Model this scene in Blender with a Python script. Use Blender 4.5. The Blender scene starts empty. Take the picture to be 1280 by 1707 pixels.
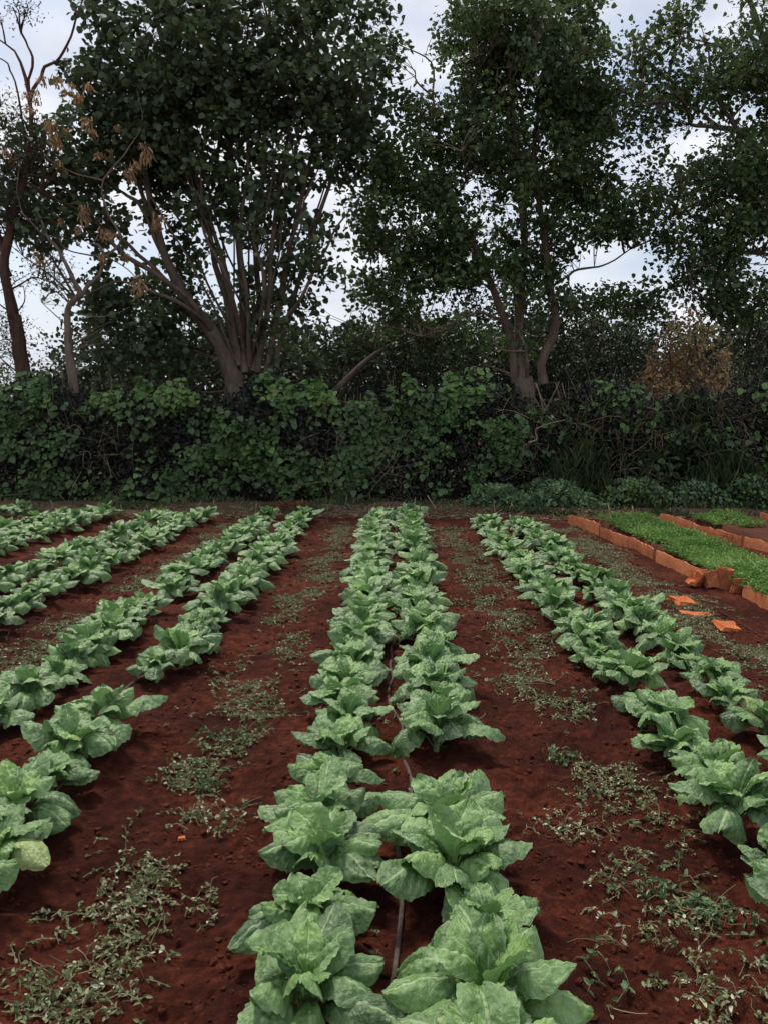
import bpy, math, random
import numpy as np
from mathutils import Vector, Euler

random.seed(7)
rng = np.random.default_rng(11)
PI = math.pi
C = bpy.context.scene.collection
sc = bpy.context.scene

# ------------------------------------------------------------------ camera
F = 1450.0
CAM_H = 1.5
PITCH = math.atan((853.5 - 705) / F)
YAW = math.atan(17 / F)
cam_d = bpy.data.cameras.new('camera')
cam = bpy.data.objects.new('camera', cam_d)
C.objects.link(cam)
cam.location = (0, 0, CAM_H)
cam.rotation_euler = (PI / 2 - PITCH, 0, YAW)
cam_d.sensor_fit = 'HORIZONTAL'
cam_d.sensor_width = 36
cam_d.lens = F / 1280 * 36
cam_d.clip_end = 2000
sc.camera = cam
RM = np.array(Euler((PI / 2 - PITCH, 0, YAW)).to_matrix())


def at(px, py, D):
    """photo pixel on the vertical plane y = D -> world point"""
    d = RM @ np.array([(px - 640) / F, (853.5 - py) / F, -1.0])
    t = D / d[1]
    return np.array([d[0] * t, D, CAM_H + d[2] * t])


def ppm(D):
    return F / D


# ------------------------------------------------------------------ noise
def _h(ix, iy, iz, seed):
    n = (ix.astype(np.int64) * 374761393 + iy.astype(np.int64) * 668265263 + iz.astype(np.int64) * 2147483647 + seed * 974711) & 0x7fffffff
    n = ((n ^ (n >> 13)) * 1274126177) & 0x7fffffff
    n = n ^ (n >> 16)
    return (n & 0xffff) / 65535.0


def noise3(x, y, z, seed=0):
    x = np.asarray(x, float); y = np.asarray(y, float); z = np.asarray(z, float)
    x, y, z = np.broadcast_arrays(x, y, z)
    ix = np.floor(x); iy = np.floor(y); iz = np.floor(z)
    fx = x - ix; fy = y - iy; fz = z - iz
    fx = fx * fx * (3 - 2 * fx); fy = fy * fy * (3 - 2 * fy); fz = fz * fz * (3 - 2 * fz)
    r = 0
    for a in (0, 1):
        for b in (0, 1):
            for c in (0, 1):
                w = (fx if a else 1 - fx) * (fy if b else 1 - fy) * (fz if c else 1 - fz)
                r = r + w * _h(ix + a, iy + b, iz + c, seed)
    return r * 2 - 1


def noise2(x, y, seed=0):
    x = np.asarray(x, float); y = np.asarray(y, float)
    x, y = np.broadcast_arrays(x, y)
    ix = np.floor(x); iy = np.floor(y)
    fx = x - ix; fy = y - iy
    fx = fx * fx * (3 - 2 * fx); fy = fy * fy * (3 - 2 * fy)
    z = np.zeros_like(ix)
    return ((_h(ix, iy, z, seed) * (1 - fx) + _h(ix + 1, iy, z, seed) * fx) * (1 - fy)
            + (_h(ix, iy + 1, z, seed) * (1 - fx) + _h(ix + 1, iy + 1, z, seed) * fx) * fy) * 2 - 1


def unit(v):
    v = np.asarray(v, float)
    return v / (np.linalg.norm(v, axis=-1, keepdims=True) + 1e-9)


# ------------------------------------------------------------------ object helpers
def mesh_obj(name, verts, faces, mat, parent=None, smooth=True, uvs=None, rnd=None, quads=None):
    me = bpy.data.meshes.new(name)
    if quads is not None:
        verts = np.asarray(verts, np.float32); quads = np.asarray(quads, np.int32)
        n, k = quads.shape
        me.vertices.add(len(verts)); me.vertices.foreach_set('co', verts.ravel())
        me.loops.add(n * k); me.loops.foreach_set('vertex_index', quads.ravel())
        me.polygons.add(n)
        me.polygons.foreach_set('loop_start', np.arange(n, dtype=np.int32) * k)
        me.polygons.foreach_set('loop_total', np.full(n, k, np.int32))
        me.update(calc_edges=True)
        me.validate()
    else:
        me.from_pydata([tuple(map(float, v)) for v in verts], [], [tuple(int(i) for i in f) for f in faces])
    if uvs is not None:
        uv = me.uv_layers.new(name='UVMap')
        vi = np.empty(len(me.loops), np.int32); me.loops.foreach_get('vertex_index', vi)
        uv.data.foreach_set('uv', np.asarray(uvs, np.float32)[vi].ravel())
    if rnd is not None:
        a = me.attributes.new('rnd', 'FLOAT', 'POINT')
        a.data.foreach_set('value', np.asarray(rnd, np.float32))
    me.polygons.foreach_set('use_smooth', np.full(len(me.polygons), smooth, bool))
    for m in (mat if isinstance(mat, list) else [mat]):
        me.materials.append(m)
    o = bpy.data.objects.new(name, me)
    C.objects.link(o)
    if parent is not None:
        o.parent = parent
        o.matrix_parent_inverse.identity()
    return o


def tag(o, label=None, cat=None, group=None, kind=None):
    if label: o['label'] = label
    if cat: o['category'] = cat
    if group: o['group'] = group
    if kind: o['kind'] = kind
    return o


def empty(name, loc, label, cat, group=None, rz=0.0):
    o = bpy.data.objects.new(name, None)
    o.empty_display_size = 0.1
    C.objects.link(o)
    o.location = [float(v) for v in loc]
    o.rotation_euler = (0, 0, rz)
    return tag(o, label, cat, group)


def smooth_line(pts, n):
    """Catmull-Rom resample; pts (k,3) -> (n,3)"""
    P = np.asarray(pts, float)
    if len(P) == 2:
        t = np.linspace(0, 1, n)[:, None]
        return P[0] * (1 - t) + P[1] * t
    Q = np.vstack([2 * P[0] - P[1], P, 2 * P[-1] - P[-2]])
    out = []
    for t in np.linspace(0, len(P) - 1 - 1e-6, n):
        i = int(t); f = t - i
        p0, p1, p2, p3 = Q[i], Q[i + 1], Q[i + 2], Q[i + 3]
        out.append(0.5 * ((2 * p1) + (-p0 + p2) * f + (2 * p0 - 5 * p1 + 4 * p2 - p3) * f * f + (-p0 + 3 * p1 - 3 * p2 + p3) * f ** 3))
    return np.array(out)


class Tubes:
    def __init__(s): s.v = []; s.f = []; s.n = 0; s.r = []

    def add(s, line, radii, sides=6, rough=0.0, seed=0, rnd=0.5, cap=True):
        L = np.asarray(line, float); n = len(L)
        R = np.broadcast_to(np.asarray(radii, float), (n,)) if np.ndim(radii) == 0 or len(np.atleast_1d(radii)) != 2 else np.linspace(radii[0], radii[1], n)
        T = np.gradient(L, axis=0); T = unit(T)
        ref = np.array([0.13, 0.97, 0.2]) if abs(T[0][2]) > 0.7 else np.array([0, 0.1, 1.0])
        U = unit(np.cross(T, ref)); V = np.cross(T, U)
        a = np.linspace(0, 2 * PI, sides, endpoint=False)
        rr = R[:, None] * np.ones(sides)
        if rough:
            rr = rr * (1 + rough * noise2(a[None, :] * 1.3 + seed * 7, np.arange(n)[:, None] * 0.6, seed + 3))
        pts = L[:, None, :] + rr[..., None] * (np.cos(a)[None, :, None] * U[:, None, :] + np.sin(a)[None, :, None] * V[:, None, :])
        s.v.append(pts.reshape(-1, 3)); s.r.append(np.full(n * sides, rnd))
        i = np.arange(n - 1)[:, None] * sides; j = np.arange(sides)[None, :]; j2 = (j + 1) % sides
        q = np.stack([i + j, i + j2, i + sides + j2, i + sides + j], -1).reshape(-1, 4) + s.n
        s.f.append(q)
        s.n += n * sides

    def build(s, name, mat, parent=None):
        return mesh_obj(name, np.vstack(s.v), None, mat, parent, quads=np.vstack(s.f), rnd=np.concatenate(s.r))


def leaf_quads(P, A, N, L, W, fold=0.18, droop=0.15, wide=0.45):
    """P base, A along, N normal; 6 verts, two quads each (folded on the midrib)"""
    n = len(P)
    A = unit(A); B = unit(np.cross(N, A)); N = np.cross(A, B)
    L = np.broadcast_to(L, (n,))[:, None]; W = np.broadcast_to(W, (n,))[:, None]
    base = P
    l1 = P + A * L * 0.22 + B * W * 0.46 + N * W * fold
    l2 = P + A * L * 0.68 + B * W * wide * 0.9 + N * W * fold * 0.6
    r1 = P + A * L * 0.22 - B * W * 0.46 + N * W * fold
    r2 = P + A * L * 0.68 - B * W * wide * 0.9 + N * W * fold * 0.6
    tip = P + A * L - N * L * droop
    V = np.stack([base, l1, l2, tip, r2, r1], 1).reshape(-1, 3)
    i = np.arange(n)[:, None] * 6
    Q = np.concatenate([i + np.array([0, 3, 2, 1]), i + np.array([0, 5, 4, 3])], 0)
    return V, Q


class Leaves:
    def __init__(s): s.v = []; s.q = []; s.r = []; s.n = 0

    def add(s, P, A, N, L, W, R, **k):
        if len(P) == 0: return
        V, Q = leaf_quads(np.asarray(P, float), np.asarray(A, float), np.asarray(N, float), L, W, **k)
        s.v.append(V); s.q.append(Q + s.n); s.r.append(np.repeat(np.broadcast_to(R, (len(P),)), 6)); s.n += len(V)

    def build(s, name, mat, parent=None):
        return mesh_obj(name, np.vstack(s.v), None, mat, parent, quads=np.vstack(s.q), rnd=np.concatenate(s.r))


def rdir(n):
    return unit(rng.normal(size=(n, 3)))


# ------------------------------------------------------------------ materials
def newmat(name):
    m = bpy.data.materials.new(name); m.use_nodes = True
    nt = m.node_tree; nt.nodes.clear()
    return m, nt, nt.nodes, nt.links


def ramp(N, pts, interp='LINEAR'):
    r = N.new('ShaderNodeValToRGB'); r.color_ramp.interpolation = interp
    e = r.color_ramp.elements
    while len(e) < len(pts): e.new(0.5)
    for k, (p, c) in enumerate(pts):
        e[k].position = p; e[k].color = (*c, 1) if len(c) == 3 else c
    return r


def foliage_mat(name, pts, rough=0.55, transl=0.2, spec=0.4, tcol=None):
    m, nt, N, Lk = newmat(name)
    at_ = N.new('ShaderNodeAttribute'); at_.attribute_name = 'rnd'
    r = ramp(N, pts); Lk.new(at_.outputs['Fac'], r.inputs[0])
    p = N.new('ShaderNodeBsdfPrincipled'); p.inputs['Roughness'].default_value = rough
    p.inputs['Specular IOR Level'].default_value = spec
    Lk.new(r.outputs[0], p.inputs['Base Color'])
    t = N.new('ShaderNodeBsdfTranslucent')
    Lk.new(r.outputs[0], t.inputs[0])
    mx = N.new('ShaderNodeMixShader'); mx.inputs[0].default_value = transl
    Lk.new(p.outputs[0], mx.inputs[1]); Lk.new(t.outputs[0], mx.inputs[2])
    o = N.new('ShaderNodeOutputMaterial'); Lk.new(mx.outputs[0], o.inputs[0])
    return m


def bark_mat(name, c1, c2, scale=6.0, bump=0.6):
    m, nt, N, Lk = newmat(name)
    tc = N.new('ShaderNodeTexCoord'); mp = N.new('ShaderNodeMapping'); mp.inputs['Scale'].default_value = (scale, scale, scale * 0.25)
    Lk.new(tc.outputs['Object'], mp.inputs[0])
    n = N.new('ShaderNodeTexNoise'); n.inputs['Scale'].default_value = 1.5; n.inputs['Detail'].default_value = 8; n.inputs['Roughness'].default_value = 0.7
    Lk.new(mp.outputs[0], n.inputs['Vector'])
    r = ramp(N, [(0.3, c1), (0.7, c2)]); Lk.new(n.outputs['Fac'], r.inputs[0])
    p = N.new('ShaderNodeBsdfPrincipled'); p.inputs['Roughness'].default_value = 0.9; p.inputs['Specular IOR Level'].default_value = 0.2
    Lk.new(r.outputs[0], p.inputs['Base Color'])
    b = N.new('ShaderNodeBump'); b.inputs['Strength'].default_value = bump; b.inputs['Distance'].default_value = 0.02
    Lk.new(n.outputs['Fac'], b.inputs['Height']); Lk.new(b.outputs[0], p.inputs['Normal'])
    o = N.new('ShaderNodeOutputMaterial'); Lk.new(p.outputs[0], o.inputs[0])
    return m


def soil_mat(name, dark, mid, light, bscale=1.0):
    m, nt, N, Lk = newmat(name)
    tc = N.new('ShaderNodeTexCoord')
    def noise(s, d=6, r=0.6):
        n = N.new('ShaderNodeTexNoise'); n.inputs['Scale'].default_value = s; n.inputs['Detail'].default_value = d; n.inputs['Roughness'].default_value = r
        Lk.new(tc.outputs['Object'], n.inputs['Vector']); return n
    n1 = noise(1.7, 5, 0.6); n2 = noise(22, 8, 0.75); n3 = noise(140, 4, 0.7)
    mx = N.new('ShaderNodeMath'); mx.operation = 'MULTIPLY_ADD'; mx.inputs[1].default_value = 0.55
    Lk.new(n2.outputs['Fac'], mx.inputs[0])
    sc1 = N.new('ShaderNodeMath'); sc1.operation = 'MULTIPLY'; sc1.inputs[1].default_value = 0.45
    Lk.new(n1.outputs['Fac'], sc1.inputs[0]); Lk.new(sc1.outputs[0], mx.inputs[2])
    r = ramp(N, [(0.36, dark), (0.5, mid), (0.66, light)]); Lk.new(mx.outputs[0], r.inputs[0])
    p = N.new('ShaderNodeBsdfPrincipled'); p.inputs['Roughness'].default_value = 0.95; p.inputs['Specular IOR Level'].default_value = 0.12
    Lk.new(r.outputs[0], p.inputs['Base Color'])
    b = N.new('ShaderNodeBump'); b.inputs['Strength'].default_value = 0.9 * bscale; b.inputs['Distance'].default_value = 0.02
    Lk.new(n2.outputs['Fac'], b.inputs['Height'])
    b2 = N.new('ShaderNodeBump'); b2.inputs['Strength'].default_value = 0.8 * bscale; b2.inputs['Distance'].default_value = 0.005
    Lk.new(n3.outputs['Fac'], b2.inputs['Height']); Lk.new(b.outputs[0], b2.inputs['Normal'])
    Lk.new(b2.outputs[0], p.inputs['Normal'])
    o = N.new('ShaderNodeOutputMaterial'); Lk.new(p.outputs[0], o.inputs[0])
    return m


def cabbage_mat():
    m, nt, N, Lk = newmat('cabbage_leaf')
    M = lambda op, a=None, b=None, c=None: _math(N, Lk, op, a, b, c)
    uv = N.new('ShaderNodeUVMap'); uv.uv_map = 'UVMap'
    sx = N.new('ShaderNodeSeparateXYZ'); Lk.new(uv.outputs[0], sx.inputs[0])
    u, v = sx.outputs[0], sx.outputs[1]
    side = M('ABSOLUTE', M('MULTIPLY', M('SUBTRACT', u, 0.5), 2.0))
    tc = N.new('ShaderNodeTexCoord'); oi = N.new('ShaderNodeObjectInfo')
    off = N.new('ShaderNodeVectorMath'); off.operation = 'SCALE'; off.inputs[0].default_value = (13, 7, 5)
    Lk.new(oi.outputs['Random'], off.inputs['Scale'])
    co = N.new('ShaderNodeVectorMath'); co.operation = 'ADD'
    Lk.new(tc.outputs['Object'], co.inputs[0]); Lk.new(off.outputs[0], co.inputs[1])
    def noise(s, d=4, r=0.6):
        n = N.new('ShaderNodeTexNoise'); n.inputs['Scale'].default_value = s; n.inputs['Detail'].default_value = d; n.inputs['Roughness'].default_value = r
        Lk.new(co.outputs[0], n.inputs['Vector']); return n.outputs['Fac']
    lt = N.new('ShaderNodeAttribute'); lt.attribute_name = 'rnd'; lt = lt.outputs['Fac']
    nA = noise(7, 3); nB = noise(46, 6, 0.7); nC = noise(90, 4, 0.7)
    # veins
    warp = M('MULTIPLY', M('SUBTRACT', nB, 0.5), 0.5)
    ph = M('ADD', M('SUBTRACT', M('MULTIPLY', v, 9.0), M('MULTIPLY', side, 2.6)), warp)
    fr = M('ABSOLUTE', M('SUBTRACT', M('FRACT', ph), 0.5))
    vein = M('SMOOTH', fr, 0.07, 0.0)
    mid = M('SMOOTH', side, 0.10, 0.04)
    vmask = M('MAXIMUM', M('MULTIPLY', vein, 0.55), mid)
    g = ramp(N, [(0.25, (0.028, 0.080, 0.016)), (0.52, (0.080, 0.188, 0.034)), (0.84, (0.215, 0.390, 0.070))])
    Lk.new(M('ADD', M('MULTIPLY', nA, 0.5), M('MULTIPLY', M('MINIMUM', lt, 1.0), 0.55)), g.inputs[0])
    pale = ramp(N, [(0.0, (0, 0, 0)), (0.46, (0, 0, 0)), (0.62, (1, 1, 1))])
    Lk.new(M('ADD', M('MULTIPLY', nB, 0.7), M('MULTIPLY', nA, 0.32)), pale.inputs[0])
    def mix(fac, a, b):
        x = N.new('ShaderNodeMix'); x.data_type = 'RGBA'
        if isinstance(fac, float): x.inputs[0].default_value = fac
        else: Lk.new(fac, x.inputs[0])
        for i, s in ((6, a), (7, b)):
            if isinstance(s, tuple): x.inputs[i].default_value = (*s, 1)
            else: Lk.new(s, x.inputs[i])
        return x.outputs[2]
    edge = M('MULTIPLY', M('POWER', side, 3.0), M('MULTIPLY', nA, 0.65))
    col = mix(M('MINIMUM', M('ADD', M('MULTIPLY', pale.outputs[0], 0.36), edge), 0.7), g.outputs[0], (0.42, 0.58, 0.28))
    yel = M('GREATER_THAN', lt, 1.2)
    col = mix(M('MULTIPLY', yel, 0.5), col, (0.42, 0.42, 0.17))
    col = mix(M('MULTIPLY', vmask, 0.55), col, (0.42, 0.56, 0.28))
    geo = N.new('ShaderNodeNewGeometry')
    col = mix(M('MULTIPLY', geo.outputs['Backfacing'], 0.35), col, (0.20, 0.36, 0.24))
    p = N.new('ShaderNodeBsdfPrincipled'); p.inputs['Roughness'].default_value = 0.40; p.inputs['Specular IOR Level'].default_value = 0.7
    Lk.new(col, p.inputs['Base Color'])
    vo = N.new('ShaderNodeTexVoronoi'); vo.feature = 'SMOOTH_F1'; vo.inputs['Scale'].default_value = 62; vo.inputs['Smoothness'].default_value = 0.6
    wv = N.new('ShaderNodeVectorMath'); wv.operation = 'ADD'; Lk.new(co.outputs[0], wv.inputs[0])
    wn = N.new('ShaderNodeTexNoise'); wn.inputs['Scale'].default_value = 30; Lk.new(co.outputs[0], wn.inputs['Vector'])
    ws = N.new('ShaderNodeVectorMath'); ws.operation = 'SCALE'; ws.inputs['Scale'].default_value = 0.03; Lk.new(wn.outputs['Color'], ws.inputs[0])
    Lk.new(ws.outputs[0], wv.inputs[1]); Lk.new(wv.outputs[0], vo.inputs['Vector'])
    blis = M('SUBTRACT', 1.0, vo.outputs['Distance'])
    hgt = M('ADD', M('ADD', M('MULTIPLY', nB, 0.7), M('MULTIPLY', blis, 0.55)), M('SUBTRACT', M('MULTIPLY', nC, 0.35), M('MULTIPLY', vmask, 0.30)))
    b = N.new('ShaderNodeBump'); b.inputs['Strength'].default_value = 0.7; b.inputs['Distance'].default_value = 0.012
    Lk.new(hgt, b.inputs['Height']); Lk.new(b.outputs[0], p.inputs['Normal'])
    t = N.new('ShaderNodeBsdfTranslucent'); Lk.new(mix(0.5, col, (0.16, 0.36, 0.06)), t.inputs[0])
    mx = N.new('ShaderNodeMixShader'); mx.inputs[0].default_value = 0.17
    Lk.new(p.outputs[0], mx.inputs[1]); Lk.new(t.outputs[0], mx.inputs[2])
    o = N.new('ShaderNodeOutputMaterial'); Lk.new(mx.outputs[0], o.inputs[0])
    return m


def _math(N, Lk, op, a, b, c):
    if op == 'SMOOTH':                       # 1 below c, 0 above b
        x = N.new('ShaderNodeMapRange'); x.interpolation_type = 'SMOOTHSTEP'
        Lk.new(a, x.inputs[0]); x.inputs[1].default_value = c; x.inputs[2].default_value = b
        x.inputs[3].default_value = 1; x.inputs[4].default_value = 0
        return x.outputs[0]
    x = N.new('ShaderNodeMath'); x.operation = op
    for i, s in enumerate((a, b, c)):
        if s is None: continue
        if isinstance(s, (int, float)): x.inputs[i].default_value = s
        else: Lk.new(s, x.inputs[i])
    return x.outputs[0]


M_CAB = cabbage_mat()
M_SOIL = soil_mat('red_soil', (0.026, 0.0070, 0.0052), (0.076, 0.0180, 0.0105), (0.23, 0.056, 0.026), 2.0)
M_SOIL2 = soil_mat('bed_soil', (0.050, 0.020, 0.014), (0.085, 0.032, 0.020), (0.14, 0.06, 0.035))
M_CLOD = soil_mat('soil_clod', (0.045, 0.013, 0.009), (0.10, 0.027, 0.015), (0.16, 0.048, 0.026))
M_STEM = bark_mat('cabbage_stem', (0.16, 0.24, 0.11), (0.30, 0.36, 0.20), 30, 0.3)
M_BARK = bark_mat('grey_brown_bark', (0.055, 0.041, 0.031), (0.20, 0.15, 0.11))
M_BARK_RED = bark_mat('red_brown_bark', (0.045, 0.024, 0.018), (0.13, 0.07, 0.05))
M_BARK_PALE = bark_mat('pale_bark', (0.10, 0.075, 0.055), (0.26, 0.20, 0.15))
M_BARK_MID = bark_mat('tan_grey_bark', (0.075, 0.055, 0.040), (0.26, 0.195, 0.14))
M_TWIG = bark_mat('dark_twigs', (0.03, 0.024, 0.02), (0.10, 0.075, 0.055))
M_DRY = bark_mat('dry_stick', (0.18, 0.13, 0.09), (0.38, 0.29, 0.20))
M_BIG = foliage_mat('round_dark_leaf', [(0, (0.045, 0.064, 0.032)), (0.6, (0.078, 0.115, 0.048)), (0.93, (0.12, 0.18, 0.065)), (1, (0.20, 0.26, 0.08))], 0.55, 0.2)
M_MIDT = foliage_mat('mid_green_leaf', [(0, (0.048, 0.076, 0.030)), (0.6, (0.088, 0.140, 0.045)), (0.95, (0.14, 0.21, 0.07)), (1, (0.22, 0.19, 0.06))], 0.55, 0.28)
M_OLIVE = foliage_mat('olive_leaf', [(0, (0.03, 0.042, 0.022)), (0.7, (0.06, 0.08, 0.038)), (1, (0.13, 0.12, 0.06))], 0.6, 0.2)
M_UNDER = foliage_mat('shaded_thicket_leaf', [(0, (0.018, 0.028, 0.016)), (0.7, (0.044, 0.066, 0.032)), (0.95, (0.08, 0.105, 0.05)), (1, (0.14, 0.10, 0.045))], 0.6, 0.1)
M_VINE = foliage_mat('vine_leaf', [(0, (0.05, 0.085, 0.032)), (0.5, (0.075, 0.135, 0.046)), (0.9, (0.155, 0.275, 0.060)), (1, (0.20, 0.20, 0.08))], 0.45, 0.15)
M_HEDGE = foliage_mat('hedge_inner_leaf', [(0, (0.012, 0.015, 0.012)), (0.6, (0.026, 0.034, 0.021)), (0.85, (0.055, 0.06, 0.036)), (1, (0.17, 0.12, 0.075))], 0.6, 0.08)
M_RUST = foliage_mat('rusty_leaf', [(0, (0.18, 0.12, 0.055)), (0.5, (0.36, 0.21, 0.10)), (1, (0.28, 0.27, 0.12))], 0.7, 0.15)
M_LIME = foliage_mat('yellow_green_leaf', [(0, (0.06, 0.08, 0.03)), (1, (0.15, 0.18, 0.06))], 0.7, 0.15)
M_DEAD = foliage_mat('dead_brown_leaf', [(0, (0.22, 0.12, 0.055)), (0.6, (0.44, 0.26, 0.125)), (1, (0.62, 0.44, 0.25))], 0.7, 0.25)
M_GRASS = foliage_mat('grass_blade', [(0, (0.045, 0.075, 0.025)), (0.5, (0.08, 0.125, 0.042)), (0.8, (0.16, 0.15, 0.075)), (1, (0.26, 0.20, 0.11))], 0.7, 0.15)
M_STRAW = foliage_mat('straw', [(0, (0.18, 0.11, 0.06)), (0.5, (0.36, 0.24, 0.14)), (1, (0.58, 0.44, 0.28))], 0.8, 0.1)
M_STALK = foliage_mat('weed_stalk', [(0, (0.10, 0.10, 0.045)), (0.6, (0.17, 0.13, 0.07)), (1, (0.30, 0.22, 0.13))], 0.8, 0.1)
M_NEEDLE = foliage_mat('rust_needles', [(0, (0.12, 0.045, 0.022)), (1, (0.30, 0.12, 0.055))], 0.8, 0.1)
M_CARROT = foliage_mat('carrot_top', [(0, (0.085, 0.17, 0.04)), (0.6, (0.17, 0.31, 0.06)), (1, (0.30, 0.43, 0.13))], 0.6, 0.25)
M_WEED = foliage_mat('wilted_weed', [(0, (0.06, 0.09, 0.03)), (0.3, (0.13, 0.18, 0.06)), (0.55, (0.20, 0.21, 0.09)), (0.75, (0.30, 0.33, 0.17)), (1, (0.60, 0.60, 0.45))], 0.65, 0.15)
M_WEEDG = foliage_mat('fresh_weed', [(0, (0.055, 0.11, 0.04)), (0.6, (0.10, 0.18, 0.07)), (1, (0.22, 0.30, 0.14))], 0.6, 0.2)
M_CLAY = soil_mat('orange_board', (0.22, 0.075, 0.036), (0.44, 0.15, 0.065), (0.56, 0.225, 0.11), 0.8)
M_CLAYB = soil_mat('orange_shard', (0.36, 0.09, 0.036), (0.58, 0.165, 0.06), (0.70, 0.25, 0.10), 0.8)
M_HOSE = bark_mat('dusty_hose', (0.05, 0.036, 0.030), (0.13, 0.095, 0.08), 25, 0.2)


# ------------------------------------------------------------------ ground
BED_X = [-6.3, -4.72, -3.1, -1.48, 0.0, 1.45]


def ground_z(x, y):
    x = np.asarray(x, float); y = np.asarray(y, float)
    field = np.clip((14.6 - y) / 1.0, 0, 1) * np.clip((2.6 - x) / 0.4, 0, 1)
    z = 0
    for b in BED_X:
        z = z + 0.035 * np.exp(-((x - b) / 0.42) ** 4)
    z = z * field
    amp = np.clip((24 - y) / 6, 0, 1) * np.clip((12 - abs(x)) / 4, 0, 1)
    wx = x + 0.15 * noise2(x * 1.1, y * 1.1, 5)
    z = z + amp * (0.022 * noise2(wx * 1.6, y * 1.3, 1) + 0.014 * noise2(wx * 4.2, y * 3.6, 2))
    z = z + amp * field * (0.012 * noise2(wx * 10, y * 8, 3) + 0.016 * (1 - abs(noise2(wx * 5, y * 1.6, 4))) ** 3)
    return z


def make_ground():
    xs = np.concatenate([[-900, -300, -100, -40, -20], np.arange(-12, -3.2, 0.06), np.arange(-3.2, 3.4, 0.016), np.arange(3.4, 12, 0.06), [20, 40, 100, 300, 900]])
    ys = [-60, -20, -5, 0.0, 0.8]
    y = 1.3
    while y < 20: ys.append(y); y += 0.012 + max(0, y - 2) * 0.006
    ys += [24, 30, 50, 100, 300, 900]
    ys = np.array(ys)
    X, Y = np.meshgrid(xs, ys, indexing='xy')
    Z = ground_z(X, Y)
    near = np.clip((15 - Y) / 3, 0, 1) * np.clip((4 - abs(X)) / 0.5, 0, 1) * (Y > 1)
    n = 0.009 * noise2(X * 20, Y * 18, 7) + 0.0055 * noise2(X * 50, Y * 45, 8)
    ridg = (1 - abs(noise2(X * 13 + 3, Y * 17, 9))) ** 4 * 0.012
    Z = Z + near * (n + ridg)
    V = np.stack([X, Y, Z], -1).reshape(-1, 3)
    nx, ny = len(xs), len(ys)
    i = np.arange(ny - 1)[:, None] * nx; j = np.arange(nx - 1)[None, :]
    Q = np.stack([i + j, i + j + 1, i + nx + j + 1, i + nx + j], -1).reshape(-1, 4)
    tag(mesh_obj('ground', V, None, M_SOIL, quads=Q), kind='structure')


make_ground()

# clods: tiny lumps of soil
def make_clods():
    ico = np.array([(0, 0, 1), (.894, 0, .447), (.276, .851, .447), (-.724, .526, .447), (-.724, -.526, .447), (.276, -.851, .447),
                    (.724, .526, -.447), (-.276, .894, -.447), (-.894, 0, -.447), (-.276, -.894, -.447), (.724, -.526, -.447), (0, 0, -1)])
    fc = np.array([(0, 1, 2), (0, 2, 3), (0, 3, 4), (0, 4, 5), (0, 5, 1), (1, 6, 2), (2, 7, 3), (3, 8, 4), (4, 9, 5), (5, 10, 1),
                   (2, 6, 7), (3, 7, 8), (4, 8, 9), (5, 9, 10), (1, 10, 6), (6, 11, 7), (7, 11, 8), (8, 11, 9), (9, 11, 10), (10, 11, 6)])
    n = 34000
    y = 1.4 + 10 * rng.random(n) ** 1.6; x = rng.uniform(-1, 1, n) * (0.9 + y * 0.55)
    x = np.clip(x, -4, 2.6)
    keep = noise2(x * 2.5, y * 2.5, 21) + rng.normal(size=n) * 0.4 > -0.1
    x = x[keep]; y = y[keep]; n = len(x)
    r = 0.0022 + 0.012 * rng.random(n) ** 4 + 0.0007 * y
    z = ground_z(x, y) + r * 0.5
    V = ico[None] * (r[:, None, None] * rng.uniform(0.55, 1.2, (n, 12, 1)) * np.array([1, 1, 0.75]))
    V = V + np.stack([x, y, z], -1)[:, None]
    Q = fc[None] + (np.arange(n) * 12)[:, None, None]
    tag(mesh_obj('soil_clods', V.reshape(-1, 3), None, M_CLOD, quads=Q.reshape(-1, 3), smooth=False), kind='stuff')


make_clods()


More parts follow.
